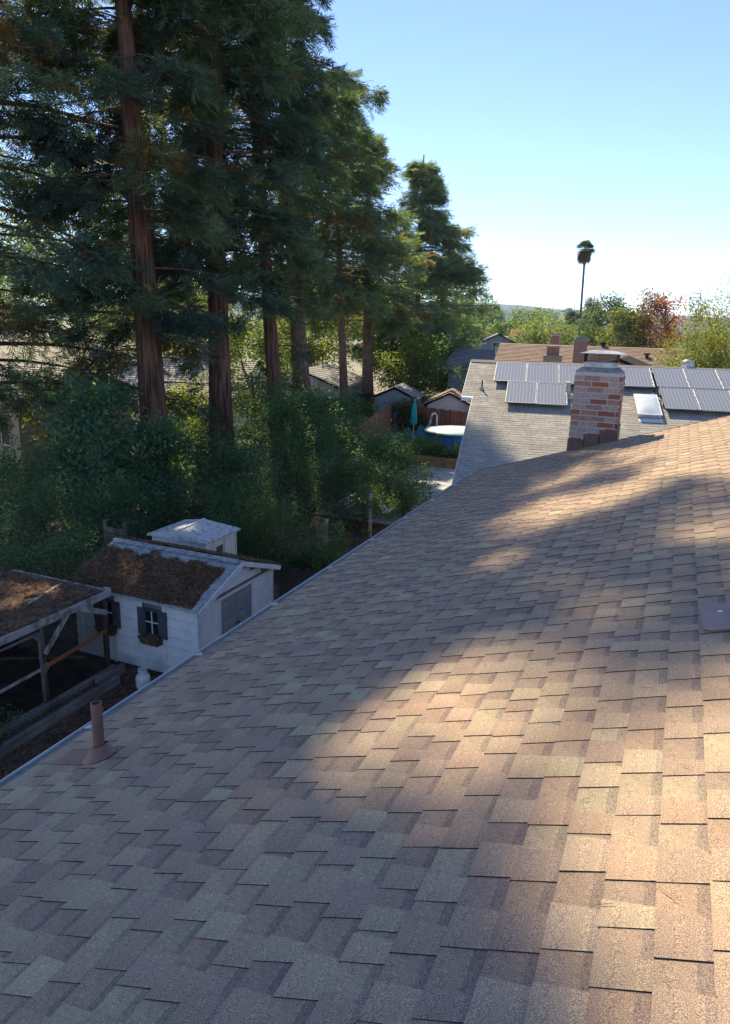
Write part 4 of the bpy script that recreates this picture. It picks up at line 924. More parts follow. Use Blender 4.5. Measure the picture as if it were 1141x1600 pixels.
gable_house('pale_roof_house', 'house with a sunlit pale roof seen between the two nearest big trunks', (-35.5, 47.5), R_(12), 10, 10, 2.6, 4.9, RF_pale, WL_white, wins=(('f', -3, 1.0, 1.5, 1.1), ('f', 2, 1.0, 1.5, 1.1)))
gable_house('white_house', 'white house with a grey roof behind the leaning grey trunk', (-31.2, 60.5), R_(8) + math.pi / 2, 9, 6.5, 2.6, 3.9, RF_grey, WL_white, wins=(('l', -1.0, 1.0, 1.3, 1.1),))
# garden buildings beyond the fences
gable_house('grey_shed', 'grey garden shed with a pale grey roof under the last tall trunk', (-22.0, 58.0), R_(12) + math.pi / 2, 4.6, 3.4, 2.05, 2.85, roofmat('roof_light_grey', (.42, .42, .41)), mat('wall_grey', (.36, .37, .39), (.31, .32, .34), scale=1), ov=.15, cat='shed')
gable_house('white_shed', 'small white shed with a brown shingle roof behind the back fence', (-16.7, 56.0), R_(14) + math.pi / 2, 4.0, 3.4, 2.0, 2.85, RF_brown, WL_white, ov=.35, cat='shed')

# ------------------------------------------------------------------ pool corner
def ring_pool():
    c = (-13.2, 46.2); r = 2.15
    o = empty('swimming_pool', (*c, 0), 0, 'blue above-ground pool under a pale aqua cover beside the neighbouring roof', 'pool'); M = T(*c, 0)
    q = MB(); q.lathe([(r, 0), (r, 1.18)], n=40); q.build('pool_wall', M_pool, o, M)
    q = MB(); q.lathe([(r + .02, 1.05), (r + .09, 1.06), (r + .10, 1.22), (r + .02, 1.23)], n=40); q.build('rim', M_poolgreen, o, M)
    q = MB(); V = [(0, 0, 1.42)]; n = 40
    for rad, z in ((r * .5, 1.38), (r + .05, 1.26), (r + .11, 1.16)):
        for k in range(n): V.append((rad * math.cos(2 * math.pi * k / n), rad * math.sin(2 * math.pi * k / n), z))
    F = [(0, 1 + k, 1 + (k + 1) % n) for k in range(n)] + [(1 + j * n + k, 1 + (j + 1) * n + k, 1 + (j + 1) * n + (k + 1) % n, 1 + j * n + (k + 1) % n) for j in range(2) for k in range(n)]
    q.idx(V, F); q.build('cover', M_cover, o, M, smooth=True)
    for k in range(14):
        a = 2 * math.pi * k / 14; q = MB(); q.box(r + .01, r + .07, -.06, .06, 0, 1.06); q.build('upright', M_pool, o, M @ Matrix.Rotation(a, 4, 'Z'))
ring_pool()
ld = empty('pool_ladder', (-15.6, 47.6, 0), .4, 'white and turquoise ladder steps at the left side of the pool', 'ladder'); ML = W[ld.name]
for y in (-.3, .3):
    q = MB(); q.tube([(-.5, y, 0), (0, y, 1.5), (.1, y, 2.0), (.3, y, 2.1), (.45, y, 1.9), (.45, y, .3)], .03, 8); q.build('rail', M_whitetrim, ld, ML)
for i in range(5): q = MB(); q.box(-.5 + i * .1, -.28 + i * .1, -.3, .3, .25 + i * .28, .31 + i * .28); q.build('step', M_whitetrim if i % 2 else M_turq, ld, ML)
sd = empty('patio_umbrella', (-17.4, 49.2, 0), -.3, 'closed turquoise patio umbrella standing upright near the red fence', 'umbrella'); MS = W[sd.name]
q = MB(); q.tube([(0, 0, 0), (0, 0, 2.75)], .03, 10); q.lathe([(.28, 0), (.28, .08), (.05, .12)], n=14); q.build('pole', M_whitetrim, sd, MS)
q = MB(); V = []; F = []
for j_, (rad, z) in enumerate(((.17, .95), (.22, 1.15), (.19, 1.6), (.16, 2.1), (.08, 2.5), (.03, 2.62))):
    for k in range(16): a = 2 * math.pi * k / 16; rr_ = rad * (1 + .22 * (k % 2)); V.append((rr_ * math.cos(a), rr_ * math.sin(a), z))
F = [(j_ * 16 + k, j_ * 16 + (k + 1) % 16, (j_ + 1) * 16 + (k + 1) % 16, (j_ + 1) * 16 + k) for j_ in range(5) for k in range(16)]
q.idx(V, F); q.build('folded_canopy', M_turq, sd, MS); q = MB(); q.lathe([(.03, 2.75), (.045, 2.79), (.02, 2.84)], n=10); q.build('finial', M_whitetrim, sd, MS)
def adirondack(x, y, rz, label):
    o = empty('garden_chair', (x, y, 0), rz, label, 'chair', 'turquoise chairs by the pool'); M = W[o.name]
    for i in range(5): q = MB(); q.prism([(-.25 + i * .105, .2, .30), (-.25 + i * .105 + .095, .2, .30), (-.25 + i * .105 + .095, .48, 1.0 + .05 * (2 - abs(i - 2))), (-.25 + i * .105, .48, 1.0 + .05 * (2 - abs(i - 2)))], (0, .02, 0)); q.build('back_slat', M_turq, o, M)
    q = MB(); q.prism([(-.27, -.25, .38), (-.27, .25, .28), (-.27, .25, .25), (-.27, -.25, .35)], (.54, 0, 0)); q.build('seat', M_turq, o, M)
    for sx in (-.33, .27):
        q = MB(); q.box(sx, sx + .06, -.3, -.24, 0, .58); q.box(sx, sx + .06, .25, .31, 0, .58); q.build('leg', M_turq, o, M); q = MB(); q.box(sx - .03, sx + .09, -.33, .36, .58, .61); q.build('armrest', M_turq, o, M)
adirondack(-17.1, 46.2, -.6, 'turquoise slatted garden chair farthest left beside the red fence'); adirondack(-16.6, 47.6, -.4, 'turquoise slatted garden chair next to the closed umbrella'); adirondack(-15.9, 45.4, -1.0, 'turquoise slatted garden chair nearest the pool wall')
# planter and patio
pl = empty('planter_box', (-11.6, 38.9, 0), 0, 'brown board planter box filled with green plants at the end of the patio', 'planter'); 
for i in range(18): q = MB(); q.box(-13.7 + i * .2, -13.7 + i * .2 + .185, 38.6, 38.64, 0, .72); q.build('board', M_tanwood, pl)
q = MB(); q.box(-13.7, -10.1, 38.65, 40.6, 0, .68); q.build('soil', M_ground, pl)
pt_ = MB(); pt_.box(-13.6, -8.2, 26, 38.5, .0, .10); pat = pt_.build('patio', mat('joint_dark', (.12, .12, .12)), kind='structure')
for j in range(14):
    for i in range(3): q = MB(); q.box(-13.55 + i * 1.8, -13.55 + i * 1.8 + 1.76, 26.02 + j * .9, 26.02 + j * .9 + .85, .101, .135); q.build('slab', M_conc, pat)
ar = []
for i, (x, y, lb) in enumerate(((-9.95, 20.0, 'white arbour post half covered in vines, nearest the dark fence'), (-10.1, 24.1, 'white arbour post among the leaves near the roof eave'))):
    o = empty('arbour_post', (x, y, 0), 0, lb, 'post', 'white posts in the shrubbery'); M = W[o.name]
    q = MB(); q.box(-.05, .05, -.05, .05, 0, 1.75); q.build('shaft', M_oldwhite, o, M); q = MB(); q.box(-.07, .07, -.07, .07, 1.75, 1.8); q.build('cap', M_oldwhite, o, M)
q = MB(); V = []; F = []
for j in range(9):
    for i in range(13):
        u, v = i / 12, j / 8; V.append((-10.2 + .75 * u, 25.0 + .4 * v, 1.15 - .28 * math.sin(math.pi * u) + .10 * noise.noise((u * 4, v * 4, 0)) + .1 * v))
F = [(j * 13 + i, j * 13 + i + 1, (j + 1) * 13 + i + 1, (j + 1) * 13 + i) for j in range(8) for i in range(12)]
q.idx(V, F); hm = q.build('hammock', M_whitetrim, smooth=True); tag(hm, 'white cloth hammock slung in the dark shrubbery near the eave', 'hammock')
# lattice tower
lt = MB()
Xc, Yc = 2.8, 457.0
for a, b in ((0, 20), (20, 27), (27, 29.5)):
    wa = {0: 4, 20: 1.6, 27: 2.9}[a]; wb = {20: 1.6, 27: 2.9, 29.5: 2.5}[b]
    for sx in (-1, 1):
        for sy in (-1, 1): lt.beam((Xc + sx * wa, Yc + sy * wa, a), (Xc + sx * wb, Yc + sy * wb, b), .22, .22)
    for s_ in (-1, 1): lt.beam((Xc + s_ * wa, Yc - wa, a), (Xc - s_ * wb, Yc - wb, b), .16, .16)
    lt.beam((Xc - wb, Yc - wb, b), (Xc + wb, Yc - wb, b), .4, .4)
lo = lt.build('lattice_tower', M_galv); tag(lo, 'thin steel lattice tower rising over the trees on the right horizon', 'tower')

# ------------------------------------------------------------------ vegetation
def spray_template(n=6, L=0.5, l=0.30, w=0.040):
    Q = []
    for i in range(n):
        x = L * (i + .4) / n; ll = l * (1.15 - 0.5 * i / n)
        for sg in (-1, 1):
            d = np.array([math.cos(0.75), sg * math.sin(0.75), random.uniform(-.35, .12)]); d /= np.linalg.norm(d)
            nrm = np.array([0, 0, 1.0]) + np.array([random.uniform(-.6, .6), random.uniform(-.6, .6), 0]); b = np.cross(d, nrm); b /= np.linalg.norm(b)
            o = np.array([x, 0, -0.12 * (x / L) ** 2]); m = o + d * ll * .5
            Q.append([o, m + b * w / 2, o + d * ll, m - b * w / 2])
    o = np.array([L * .75, 0, -.08]); Q.append([o, o + [l * .5, w / 2, -.02], o + [l, 0, -.05], o + [l * .5, -w / 2, -.02]])
    Q.append([[0, -.012, 0], [L * .5, -.014, -.03], [L, 0, -.12], [L * .5, .014, -.03]])
    return np.array(Q, float)
SPR = [spray_template() for _ in range(4)]
GREENS = np.array([1.2, 1.22, 1.42]) * np.array([[0.085, 0.125, 0.085], [0.070, 0.108, 0.076], [0.105, 0.145, 0.082], [0.120, 0.155, 0.082], [0.075, 0.115, 0.092]])
def trunk_mesh(q, pts, r0, r1, seg=22, rings=34, ridge=.07):
    """fluted, flared trunk along a polyline"""
    P = [Vector(p) for p in pts]; V = []; F = []
    for j in range(rings + 1):
        u = j / rings; f = u * (len(P) - 1); i = min(int(f), len(P) - 2); c = P[i].lerp(P[i + 1], f - i)
        r = r0 + (r1 - r0) * u + r0 * .45 * math.exp(-u * 22)
        for k in range(seg):
            a = 2 * math.pi * k / seg
            rr = r * (1 + ridge * noise.noise((math.cos(a) * 3.2, math.sin(a) * 3.2, c.z * .12 + P[0].x)) * 2 + .05 * noise.noise((math.cos(a) * 9, math.sin(a) * 9, c.z * .5)))
            V.append((c.x + rr * math.cos(a), c.y + rr * math.sin(a), c.z))
    for j in range(rings):
        for k in range(seg): F.append((j * seg + k, j * seg + (k + 1) % seg, (j + 1) * seg + (k + 1) % seg, (j + 1) * seg + k))
    q.idx(V, F)
def conifer(name, label, base, H, zb, rmax, r0, nlimb, nspray, lean=(0, 0), power=.75, sscale=1.25, greens=GREENS, dead=.05, bark=None, droop=.30, sculpt=True, zfull=None, seed=1, low=0, tint=1.0, avoid=None, shade_bulge=0, rz=None, group='tall conifers along the back fence'):
    rr = random.Random(seed); x0, y0 = base
    o = empty(name, (x0, y0, 0), 0, label, 'tree', group)
    ax = lambda z: np.array([x0 + lean[0] * (z / H), y0 + lean[1] * (z / H), z])
    q = MB(); trunk_mesh(q, [tuple(ax(z)) for z in np.linspace(0, H, 9)], r0, .06)
    prof = lambda z: (1 + (shade_bulge * math.exp(-((z - 37) / 6.0) ** 2) if shade_bulge else 0)) * rmax * min(1.0, .55 + .45 * (z - zb) / max(.01, (H - zb) * .22)) * max(0.02, (H - z) / (H - zb)) ** power
    if rz: prof = lambda z: float(np.interp(z, [a[0] for a in rz], [a[1] for a in rz]))
    LP = []; LD = []; tone = []
    per = max(6, nspray // nlimb)
    for i in range(nlimb + low):
        z = zb + (H - .6 - zb) * ((i + rr.random()) / nlimb) ** .95 if i < nlimb else rr.uniform(zb * .35, zb)
        a = rr.uniform(0, 2 * math.pi); L = prof(z) * rr.uniform(.62, 1.12) if i < nlimb else rr.uniform(1.2, 3.2)
        if i < nlimb and rr.random() < .1: L *= 1.2
        d = np.array([math.cos(a), math.sin(a), 0]); sag = droop * L * rr.uniform(.5, 1.2); sd = np.array([-d[1], d[0], 0])
        pts = []
        for k in range(6):
            t = k / 5; p = ax(z) + d * L * t + np.array([0, 0, .12 * L * t - sag * t * t + .10 * L * max(0, t - .7)]) + sd * L * .08 * math.sin(t * 3 + i); pts.append(p)
        hid = sculpt and z > 24 and sun_gap(np.array(pts)).any()
        if not hid: q.tube([tuple(p) for p in pts], [max(.010, (.018 + .010 * L) * (1 - .85 * k / 5)) for k in range(6)], 4, cap=False)
        gi = greens[rr.randrange(len(greens))] * rr.uniform(.8, 1.25) * tint
        isdead = rr.random() < dead
        npr = int(per * (.4 + .9 * L / rmax)) if i < nlimb else int(per * .35)
        pts = np.array(pts); ts = .22 + .80 * rng.beta(1.5, 1.05, npr)
        f = np.clip(ts, 0, .999) * 5; ii = f.astype(int); pp = pts[ii] + (pts[ii + 1] - pts[ii]) * (f - ii)[:, None]
        side = rng.normal(size=npr) * (.20 * L * (1.15 - ts) + .16); pp = pp + sd * side[:, None]; pp[:, 2] += -abs(side) * .30 - rng.uniform(0, .55, npr) * droop * 2 + rng.normal(size=npr) * .12
        dirs = d[None, :] * .8 + sd[None, :] * np.sign(side)[:, None] * rng.uniform(.2, 1.3, (npr, 1)) + rng.normal(size=(npr, 3)) * .35; dirs[:, 2] -= rng.uniform(-.25, .75, npr)
        LP.append(pp); LD.append(unit(dirs))
        c = np.repeat(gi[None, :], npr, 0) * rng.uniform(.75, 1.3, (npr, 1))
        dd = (rng.uniform(size=npr) < (.75 if isdead else .035)); c[dd] = np.array([.20, .115, .045]) * rng.uniform(.7, 1.3, (dd.sum(), 1)); tone.append(c)
    q.build('trunk', bark or M_bark, o, smooth=True)
    P = np.vstack(LP); D = np.vstack(LD); c = np.vstack(tone)
    if sculpt:
        keep = ~(sun_gap(P) | fleck_gap(P) | fleck_gap(P + D * .4 * sscale) | sun_gap(P + D * .35 * sscale) | sun_gap(P + D * .7 * sscale)); P, D, c = P[keep], D[keep], c[keep]  # sprays cut away to shape the sun patches and flecks below
    if avoid is not None:
        keep = ~avoid(P); P, D, c = P[keep], D[keep], c[keep]
    n = len(P); upv = unit(np.array([0, 0, 1.0]) + rng.normal(size=(n, 3)) * .45); y = unit(np.cross(upv, D)); z = np.cross(D, y)
    sc_ = (rng.uniform(.75, 1.35, n) * sscale)[:, None, None, None]
    Vs = []
    kidx = rng.integers(0, 4, n); Cs = []
    for k in range(4):
        m_ = kidx == k; Tm = SPR[k]
        B = np.stack([D[m_], y[m_], z[m_]], 1)             # (n,3,3) rows = axes
        Vk = np.einsum('qcj,njk->nqck', Tm, B) * sc_[m_] + P[m_][:, None, None, :]
        Vs.append(Vk.reshape(-1, 4, 3)); cc = np.repeat(c[m_], len(Tm), 0); Cs.append(cc * rng.uniform(.8, 1.25, (len(cc), 1)))
    quads_object('crown', np.vstack(Vs), np.vstack(Cs), M_needle, o)
    return o
def in_view_px(P):
    d = (P - np.array([0, 0, 8.0])) @ RTm.T
    return 570.5 + 1109 * d[:, 0] / d[:, 2], 800 - 1109 * d[:, 1] / d[:, 2]

def broadleaf(name, label, base, H, zb, rx, ry, nclump, nleaf, lsize, cols, asp=.5, r0=.15, cr=None, top=.0, group=None, weep=0.0, cat='tree', colw=None, trunk=True, hollow=.55, seed=1, up=.35, bark=None, tone_fn=None, leafmat_=None):
    """crown of leaf clumps spread through an uneven ellipsoid, on a forked trunk"""
    rs = np.random.default_rng(seed * 13 + 5); rr = random.Random(seed); x0, y0 = base
    o = empty(name, (x0, y0, 0), 0, label, cat, group); cz = (H + zb) / 2; rz = (H - zb) / 2
    dirs = unit(rs.normal(size=(nclump, 3))); rad = hollow + (1 - hollow) * rs.uniform(size=nclump) ** .6
    lump = np.array([1 + .26 * noise.noise((d[0] * 1.6 + seed, d[1] * 1.6, d[2] * 1.6)) * 2 for d in dirs])
    cen = dirs * (rad * lump)[:, None] * np.array([rx, ry, rz]) + np.array([x0, y0, cz])
    cr = cr or .26 * (rx + ry) / 2
    if trunk:
        q = MB(); q.tube([(x0, y0, 0), (x0 + .03 * H, y0, zb * .6 + .2), (x0 - .02 * H, y0, cz)], [r0, r0 * .8, r0 * .45], 9)
        for k in range(min(16, nclump)):
            e = cen[k]; s = Vector((x0, y0, zb * .6 + .2 + (cz - zb * .6) * rr.random() * .8)); m = s.lerp(Vector(e), .5) + Vector((0, 0, -.05 * H)); q.tube([s, m, Vector(e)], [r0 * .4, r0 * .25, r0 * .08], 5)
        q.build('trunk' if cat == 'tree' else 'stems', bark or M_bark2, o, smooth=True)
    ci = rs.integers(0, nclump, nleaf); P = cen[ci] + np.clip(rs.normal(size=(nleaf, 3)), -1.5, 1.5) * np.array([cr, cr, cr * .8]) * rs.uniform(.4, 1.1, (nleaf, 1))
    if weep: P[:, 2] -= rs.uniform(0, weep, nleaf)
    kp = P[:, 2] > .06; P, ci = P[kp], ci[kp]; nleaf = len(P)
    cols = np.array(cols, float); cw = None if colw is None else np.array(colw) / sum(colw)
    cc = cols[rs.choice(len(cols), nclump, p=cw)] * rs.uniform(.75, 1.25, (nclump, 1)); c = cc[ci] * rs.uniform(.75, 1.28, (nleaf, 1))
    if tone_fn is not None: c = tone_fn(P, c, rs)
    V = leaves(P, rs.uniform(.7, 1.25, nleaf) * lsize, asp, up=up, droop=.9 if weep else .15)
    quads_object('crown' if cat == 'tree' else 'foliage', V, c, leafmat_ or M_leaf, o)
    return o

# the row of redwoods
conifer('redwood_tree', 'thick redwood trunk nearest the left edge, second tree behind the big-leaved shrub', (-20.3, 24.4), 33, 6.0, 5.8, .60, 130, 10500, lean=(-.7, -.5), seed=21, low=5, dead=.07,
        avoid=lambda P: (lambda x, y: ((x > 195) & (x < 240) & (y > 105) & (y < 215)) | ((y > 530) & (x > 195) & (x < 262)))(*in_view_px(P)) & (np.linalg.norm(P[:, :2] - [-20.6, 24.2], axis=1) < 3.5) & (P[:, 1] < 25.5))
conifer('redwood_tree', 'straight redwood with a fully exposed red trunk, centre of the group', (-19.9, 28.6), 41, 9.0, 6.0, .55, 165, 12000, lean=(-.4, .3), seed=22, low=7, dead=.05,
        avoid=lambda P: (lambda x, y: (x > 316) & (x < 362) & (y > 370))(*in_view_px(P)) & (P[:, 1] < 30))
conifer('redwood_tree', 'slender redwood with a thin bare trunk just right of the central one', (-19.8, 34.0), 47, 9.0, 5.2, .40, 190, 15500, lean=(-3.5, -0.2), seed=23, shade_bulge=.75, power=.5, low=6, dead=.05)  # unseen upper crown widened to cast shade on the roof slope
conifer('redwood_tree', 'leaning grey-barked conifer in front of the white house', (-23.4, 43.5), 42, 9.5, 8.0, .62, 145, 11700, lean=(-3.0, 0), seed=24, rz=((9.5, 6), (14, 8), (20, 7.5), (22, 6.5), (25, 3), (28, 2.3), (31, 4.2), (36, 5), (40, 3), (42, .3)), low=2, bark=M_bark2, dead=.10, sscale=1.4, power=.7)  # crown widens again above view, shaped to shade the neighbour's roof
conifer('redwood_tree', 'thin grey trunk between the leaning one and the grey shed', (-25.4, 54.4), 27, 9.5, 6.0, .36, 90, 5500, lean=(-1.6, 0), seed=25, bark=M_bark2, sscale=1.5, greens=GREENS * np.array([1.35, 1.25, 1.05]))  # needles tinted yellower: sunlight on this crown put into the colour
conifer('redwood_tree', 'conifer with a straight brown trunk rising beside the grey shed', (-26.4, 61.5), 24, 8.0, 8.0, .58, 120, 7500, lean=(-.6, 0), seed=26, bark=M_bark2, sscale=1.7, dead=.10,
        greens=GREENS * np.array([1.7, 1.5, 1.15]))  # lighter cedar-like needles, with sunlit yellow put into the colour too
conifer('redwood_tree', 'tapering conifer farthest along the row, its pointed top against the sky', (-27.6, 77.5), 25.4, 4.0, 8.2, .5, 140, 11500, seed=27, sscale=1.65, greens=GREENS * np.array([1.5, 1.4, 1.2]), dead=.02, rz=((4, 7.5), (10, 8.3), (15, 6.8), (19, 4.6), (22, 2.6), (24.6, .9), (25.4, .3)), droop=.18)
conifer('redwood_tree', 'redwood at the far left edge whose low boughs hang over the shrubs', (-28.2, 21.4), 31, 4.6, 8.2, .55, 140, 12300, lean=(-.5, 0), seed=28, low=4, rz=((4.6, 6.5), (8, 8.8), (14, 8.8), (20, 7.2), (26, 5), (31, .5)), dead=.07, greens=GREENS * np.array([1.05, 1.1, 1.15]))
conifer('redwood_tree', 'redwood standing behind the left pair, seen only through their gaps', (-31.5, 38.0), 30, 7, 5.5, .5, 90, 4200, seed=29, sscale=1.4, dead=.03, group='tall conifers along the back fence')

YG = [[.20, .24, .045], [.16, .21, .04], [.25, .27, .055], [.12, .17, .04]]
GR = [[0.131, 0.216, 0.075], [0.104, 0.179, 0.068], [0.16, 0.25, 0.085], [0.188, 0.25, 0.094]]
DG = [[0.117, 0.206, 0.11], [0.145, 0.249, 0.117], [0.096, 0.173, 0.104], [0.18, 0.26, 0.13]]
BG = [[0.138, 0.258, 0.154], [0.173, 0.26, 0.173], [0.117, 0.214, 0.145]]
# sunlit trees seen through the gaps behind the redwoods
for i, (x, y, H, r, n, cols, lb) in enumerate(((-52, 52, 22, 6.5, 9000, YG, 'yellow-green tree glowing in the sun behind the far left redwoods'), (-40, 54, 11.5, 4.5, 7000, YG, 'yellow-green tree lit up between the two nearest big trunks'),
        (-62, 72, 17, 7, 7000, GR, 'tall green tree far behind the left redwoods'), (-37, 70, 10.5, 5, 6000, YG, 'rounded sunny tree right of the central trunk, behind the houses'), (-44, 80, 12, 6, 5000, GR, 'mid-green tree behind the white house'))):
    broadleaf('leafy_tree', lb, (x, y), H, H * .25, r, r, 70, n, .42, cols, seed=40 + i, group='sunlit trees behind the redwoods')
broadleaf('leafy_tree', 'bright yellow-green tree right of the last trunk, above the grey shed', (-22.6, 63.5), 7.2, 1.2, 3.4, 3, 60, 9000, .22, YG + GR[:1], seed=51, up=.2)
broadleaf('leafy_tree', 'dark green dense tree behind the small white shed', (-22.5, 71.5), 9.0, .8, 3.8, 3.5, 70, 9000, .28, DG, seed=52)
broadleaf('leafy_tree', 'dark tree directly under the farthest conifer, touching the bright one', (-26.5, 70), 11.0, 1.2, 3.8, 3.5, 70, 8000, .30, DG + GR[:1], seed=53)
broadleaf('leafy_tree', 'fresh green tree close against the bay window of the neighbouring house', (-15.0, 60.5), 5.2, .3, 2.1, 2.0, 40, 6000, .18, GR + YG[1:2], seed=54)
broadleaf('leafy_tree', 'sunny yellow-green tree right of the conifer row beside the distant roofs', (-37, 118), 15.5, 3, 5.2, 5, 70, 6500, .50, GR + YG[3:], seed=55)
broadleaf('leafy_tree', 'rounded green tree ending the left-hand trees below the hills', (-41.5, 150), 16.5, 4, 5.2, 5, 60, 4500, .6, GR, seed=56)
broadleaf('leafy_tree', 'pale flowering bush under the left trees beside the grey roof', (-20.5, 78), 5.6, .5, 2.2, 2, 30, 2600, .3, [[.30, .32, .22], [.2, .24, .12]], seed=57)
broadleaf('leafy_tree', 'rusty red small tree beside the pale grey roof', (-19.4, 74), 5.4, .5, .9, .9, 14, 900, .25, [[.34, .14, .08], [.3, .2, .08]], seed=58)
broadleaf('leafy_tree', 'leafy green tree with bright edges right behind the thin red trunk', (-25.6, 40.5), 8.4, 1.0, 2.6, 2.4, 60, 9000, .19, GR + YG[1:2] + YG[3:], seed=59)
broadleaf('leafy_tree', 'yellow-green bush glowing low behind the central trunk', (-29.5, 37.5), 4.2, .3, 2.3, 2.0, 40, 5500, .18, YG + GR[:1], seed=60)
# trees on the right
broadleaf('leafy_tree', 'round blue-green tree just right of the palm trunk', (-9.9, 105), 12.6, 3.0, 3.5, 3.3, 70, 9000, .34, [[.085, .135, .065], [.10, .155, .075], [.065, .11, .055]], seed=61, hollow=.6)
def autumn(P, c, rs):
    t = np.clip((P[:, 0] + 5.6) / 2.6 + rs.normal(size=len(P)) * .35, 0, 1) * (rs.uniform(size=len(P)) < .78)
    red = np.array([.44, .10, .04]); return c * (1 - t[:, None]) + red * t[:, None] * rs.uniform(.7, 1.4, (len(P), 1))
broadleaf('leafy_tree', 'olive green tree left half of the autumn pair', (-6.8, 96), 11.2, 2.5, 2.6, 2.8, 60, 6500, .32, [[.13, .16, .045], [.16, .18, .05], [.10, .13, .045]], seed=62)
broadleaf('leafy_tree', 'autumn tree turning rusty red on the right of the olive one', (-3.5, 95), 12.0, 2.5, 3.1, 3.0, 70, 9000, .32, [[.15, .15, .045], [.11, .13, .04], [.19, .15, .05]], seed=63, tone_fn=autumn)
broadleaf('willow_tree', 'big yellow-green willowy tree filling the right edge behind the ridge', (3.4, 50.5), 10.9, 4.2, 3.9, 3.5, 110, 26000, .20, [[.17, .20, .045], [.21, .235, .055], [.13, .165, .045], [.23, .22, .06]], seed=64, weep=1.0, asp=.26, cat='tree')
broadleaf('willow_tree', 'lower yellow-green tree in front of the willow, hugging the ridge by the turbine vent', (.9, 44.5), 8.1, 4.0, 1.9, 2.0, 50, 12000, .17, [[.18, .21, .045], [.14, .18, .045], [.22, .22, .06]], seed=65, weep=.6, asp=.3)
broadleaf('leafy_tree', 'small bare-topped tree behind the willow near the lattice tower', (.6, 66), 10.2, 5, 1.6, 1.6, 26, 1500, .22, [[.12, .15, .05], [.16, .16, .07]], seed=66)
broadleaf('leafy_tree', 'yellow-green spreading tree left of the palm behind the brick chimneys', (-21.5, 128), 9.4, 2, 6.0, 5, 80, 8500, .42, YG[1:] + GR[2:], seed=67)
broadleaf('leafy_tree', 'twin-topped green tree standing highest in the middle distance', (-33.5, 178), 13.0, 3, 5.2, 5, 60, 5000, .6, GR + YG[3:], seed=68)
broadleaf('leafy_tree', 'darker green tree left of the twin-topped one', (-41, 182), 10.5, 3, 4.2, 4, 50, 3500, .6, GR, seed=69)
broadleaf('leafy_tree', 'low dusty green tree above the blue gable', (-48, 190), 9.0, 2, 6.5, 5, 60, 4200, .6, [[.11, .14, .06], [.09, .12, .05]], seed=70)
broadleaf('leafy_tree', 'olive tree top left of the palm trunk on the skyline', (-26, 205), 12.5, 3, 5.5, 5, 50, 3600, .65, YG[2:] + GR[:2], seed=71)
conifer('cypress_tree', 'dark pointed conifer immediately left of the palm trunk', (-17.0, 150), 14.5, 1, 2.3, .3, 50, 900, seed=72, sscale=3.0, sculpt=False, group='distant pointed conifers')
conifer('cypress_tree', 'second dark conifer a little left of the palm, shorter', (-24.0, 175), 13.5, 1, 2.4, .3, 45, 800, seed=73, sscale=3.2, sculpt=False, group='distant pointed conifers')
conifer('cypress_tree', 'small dark conifer on the skyline above the tan roof', (-59, 245), 14.5, 1, 3.4, .3, 40, 700, seed=74, sscale=4.5, sculpt=False, group='distant pointed conifers')
# distant wooded suburb, one mass
nC = 520; cx = rng.uniform(-330, 260, nC); cyy = rng.uniform(215, 1500, nC) ; rad = rng.uniform(4, 10, nC); hh = rng.uniform(5, 8.5, nC)
cx = cx * (cyy / 600 + .35)
ci = rng.integers(0, nC, 45000); dr = unit(rng.normal(size=(45000, 3))); P = np.column_stack([cx[ci], cyy[ci], hh[ci] * .6]) + dr * np.column_stack([rad[ci], rad[ci], hh[ci] * .45]) * rng.uniform(.7, 1.05, (45000, 1)); P[:, 2] = np.maximum(P[:, 2], .5)
cols_ = np.array([[.08, .12, .045], [.06, .09, .045], [.12, .15, .05], [.05, .075, .045], [.15, .14, .06]])
cc = (cols_[rng.integers(0, 5, nC)] * rng.uniform(.7, 1.2, (nC, 1)))[ci] * rng.uniform(.8, 1.2, (45000, 1))
o_ = quads_object('distant_woodland', leaves(P, np.clip(cyy[ci] * .0042, 1.0, 4.0), .6), cc, M_leaf, None, kind='stuff')
# palm
pm = empty('palm_tree', (-15.3, 121.0, 0), 0, 'very tall slender fan palm standing alone against the sky', 'tree'); top = Vector((-15.95, 122.0, 20.2))
q = MB(); q.tube([(-15.3, 121.0, 0), (-15.45, 121.2, 6), (-15.7, 121.6, 13), tuple(top)], [.24, .19, .17, .17], 12); q.build('trunk', M_palmbark, pm, smooth=True)
def fan(P, D, r, colr):
    Q = []; D = Vector(D).normalized(); sd = D.cross(Vector((0, 0, 1))).normalized(); up = sd.cross(D)
    for k in range(-5, 6):
        a = k * .24; d = (D * math.cos(a) + sd * math.sin(a)).normalized(); e = P + d * r * (1 - .12 * abs(k) / 5) - Vector((0, 0, .25 * r)); m = P + d * r * .55 + up * .06; w_ = (sd * math.cos(a) - D * math.sin(a)) * .075 * r
        Q.append([P, m + w_, e, m - w_])
    return Q
Q = []; Cc = []
for i in range(44):
    a = random.uniform(0, 6.28); e = random.uniform(-.55, 1.35); D = Vector((math.cos(a) * math.cos(e), math.sin(a) * math.cos(e), math.sin(e))); P = top + D * random.uniform(.5, .85)
    f = fan(P, D, random.uniform(.95, 1.2), None); Q += f; g = random.uniform(.8, 1.25); Cc += [(.10 * g, .135 * g, .05 * g)] * len(f)
quads_object('fronds', np.array([[tuple(v) for v in f] for f in Q]), np.array(Cc), M_leaf, pm)
Q = []; Cc = []
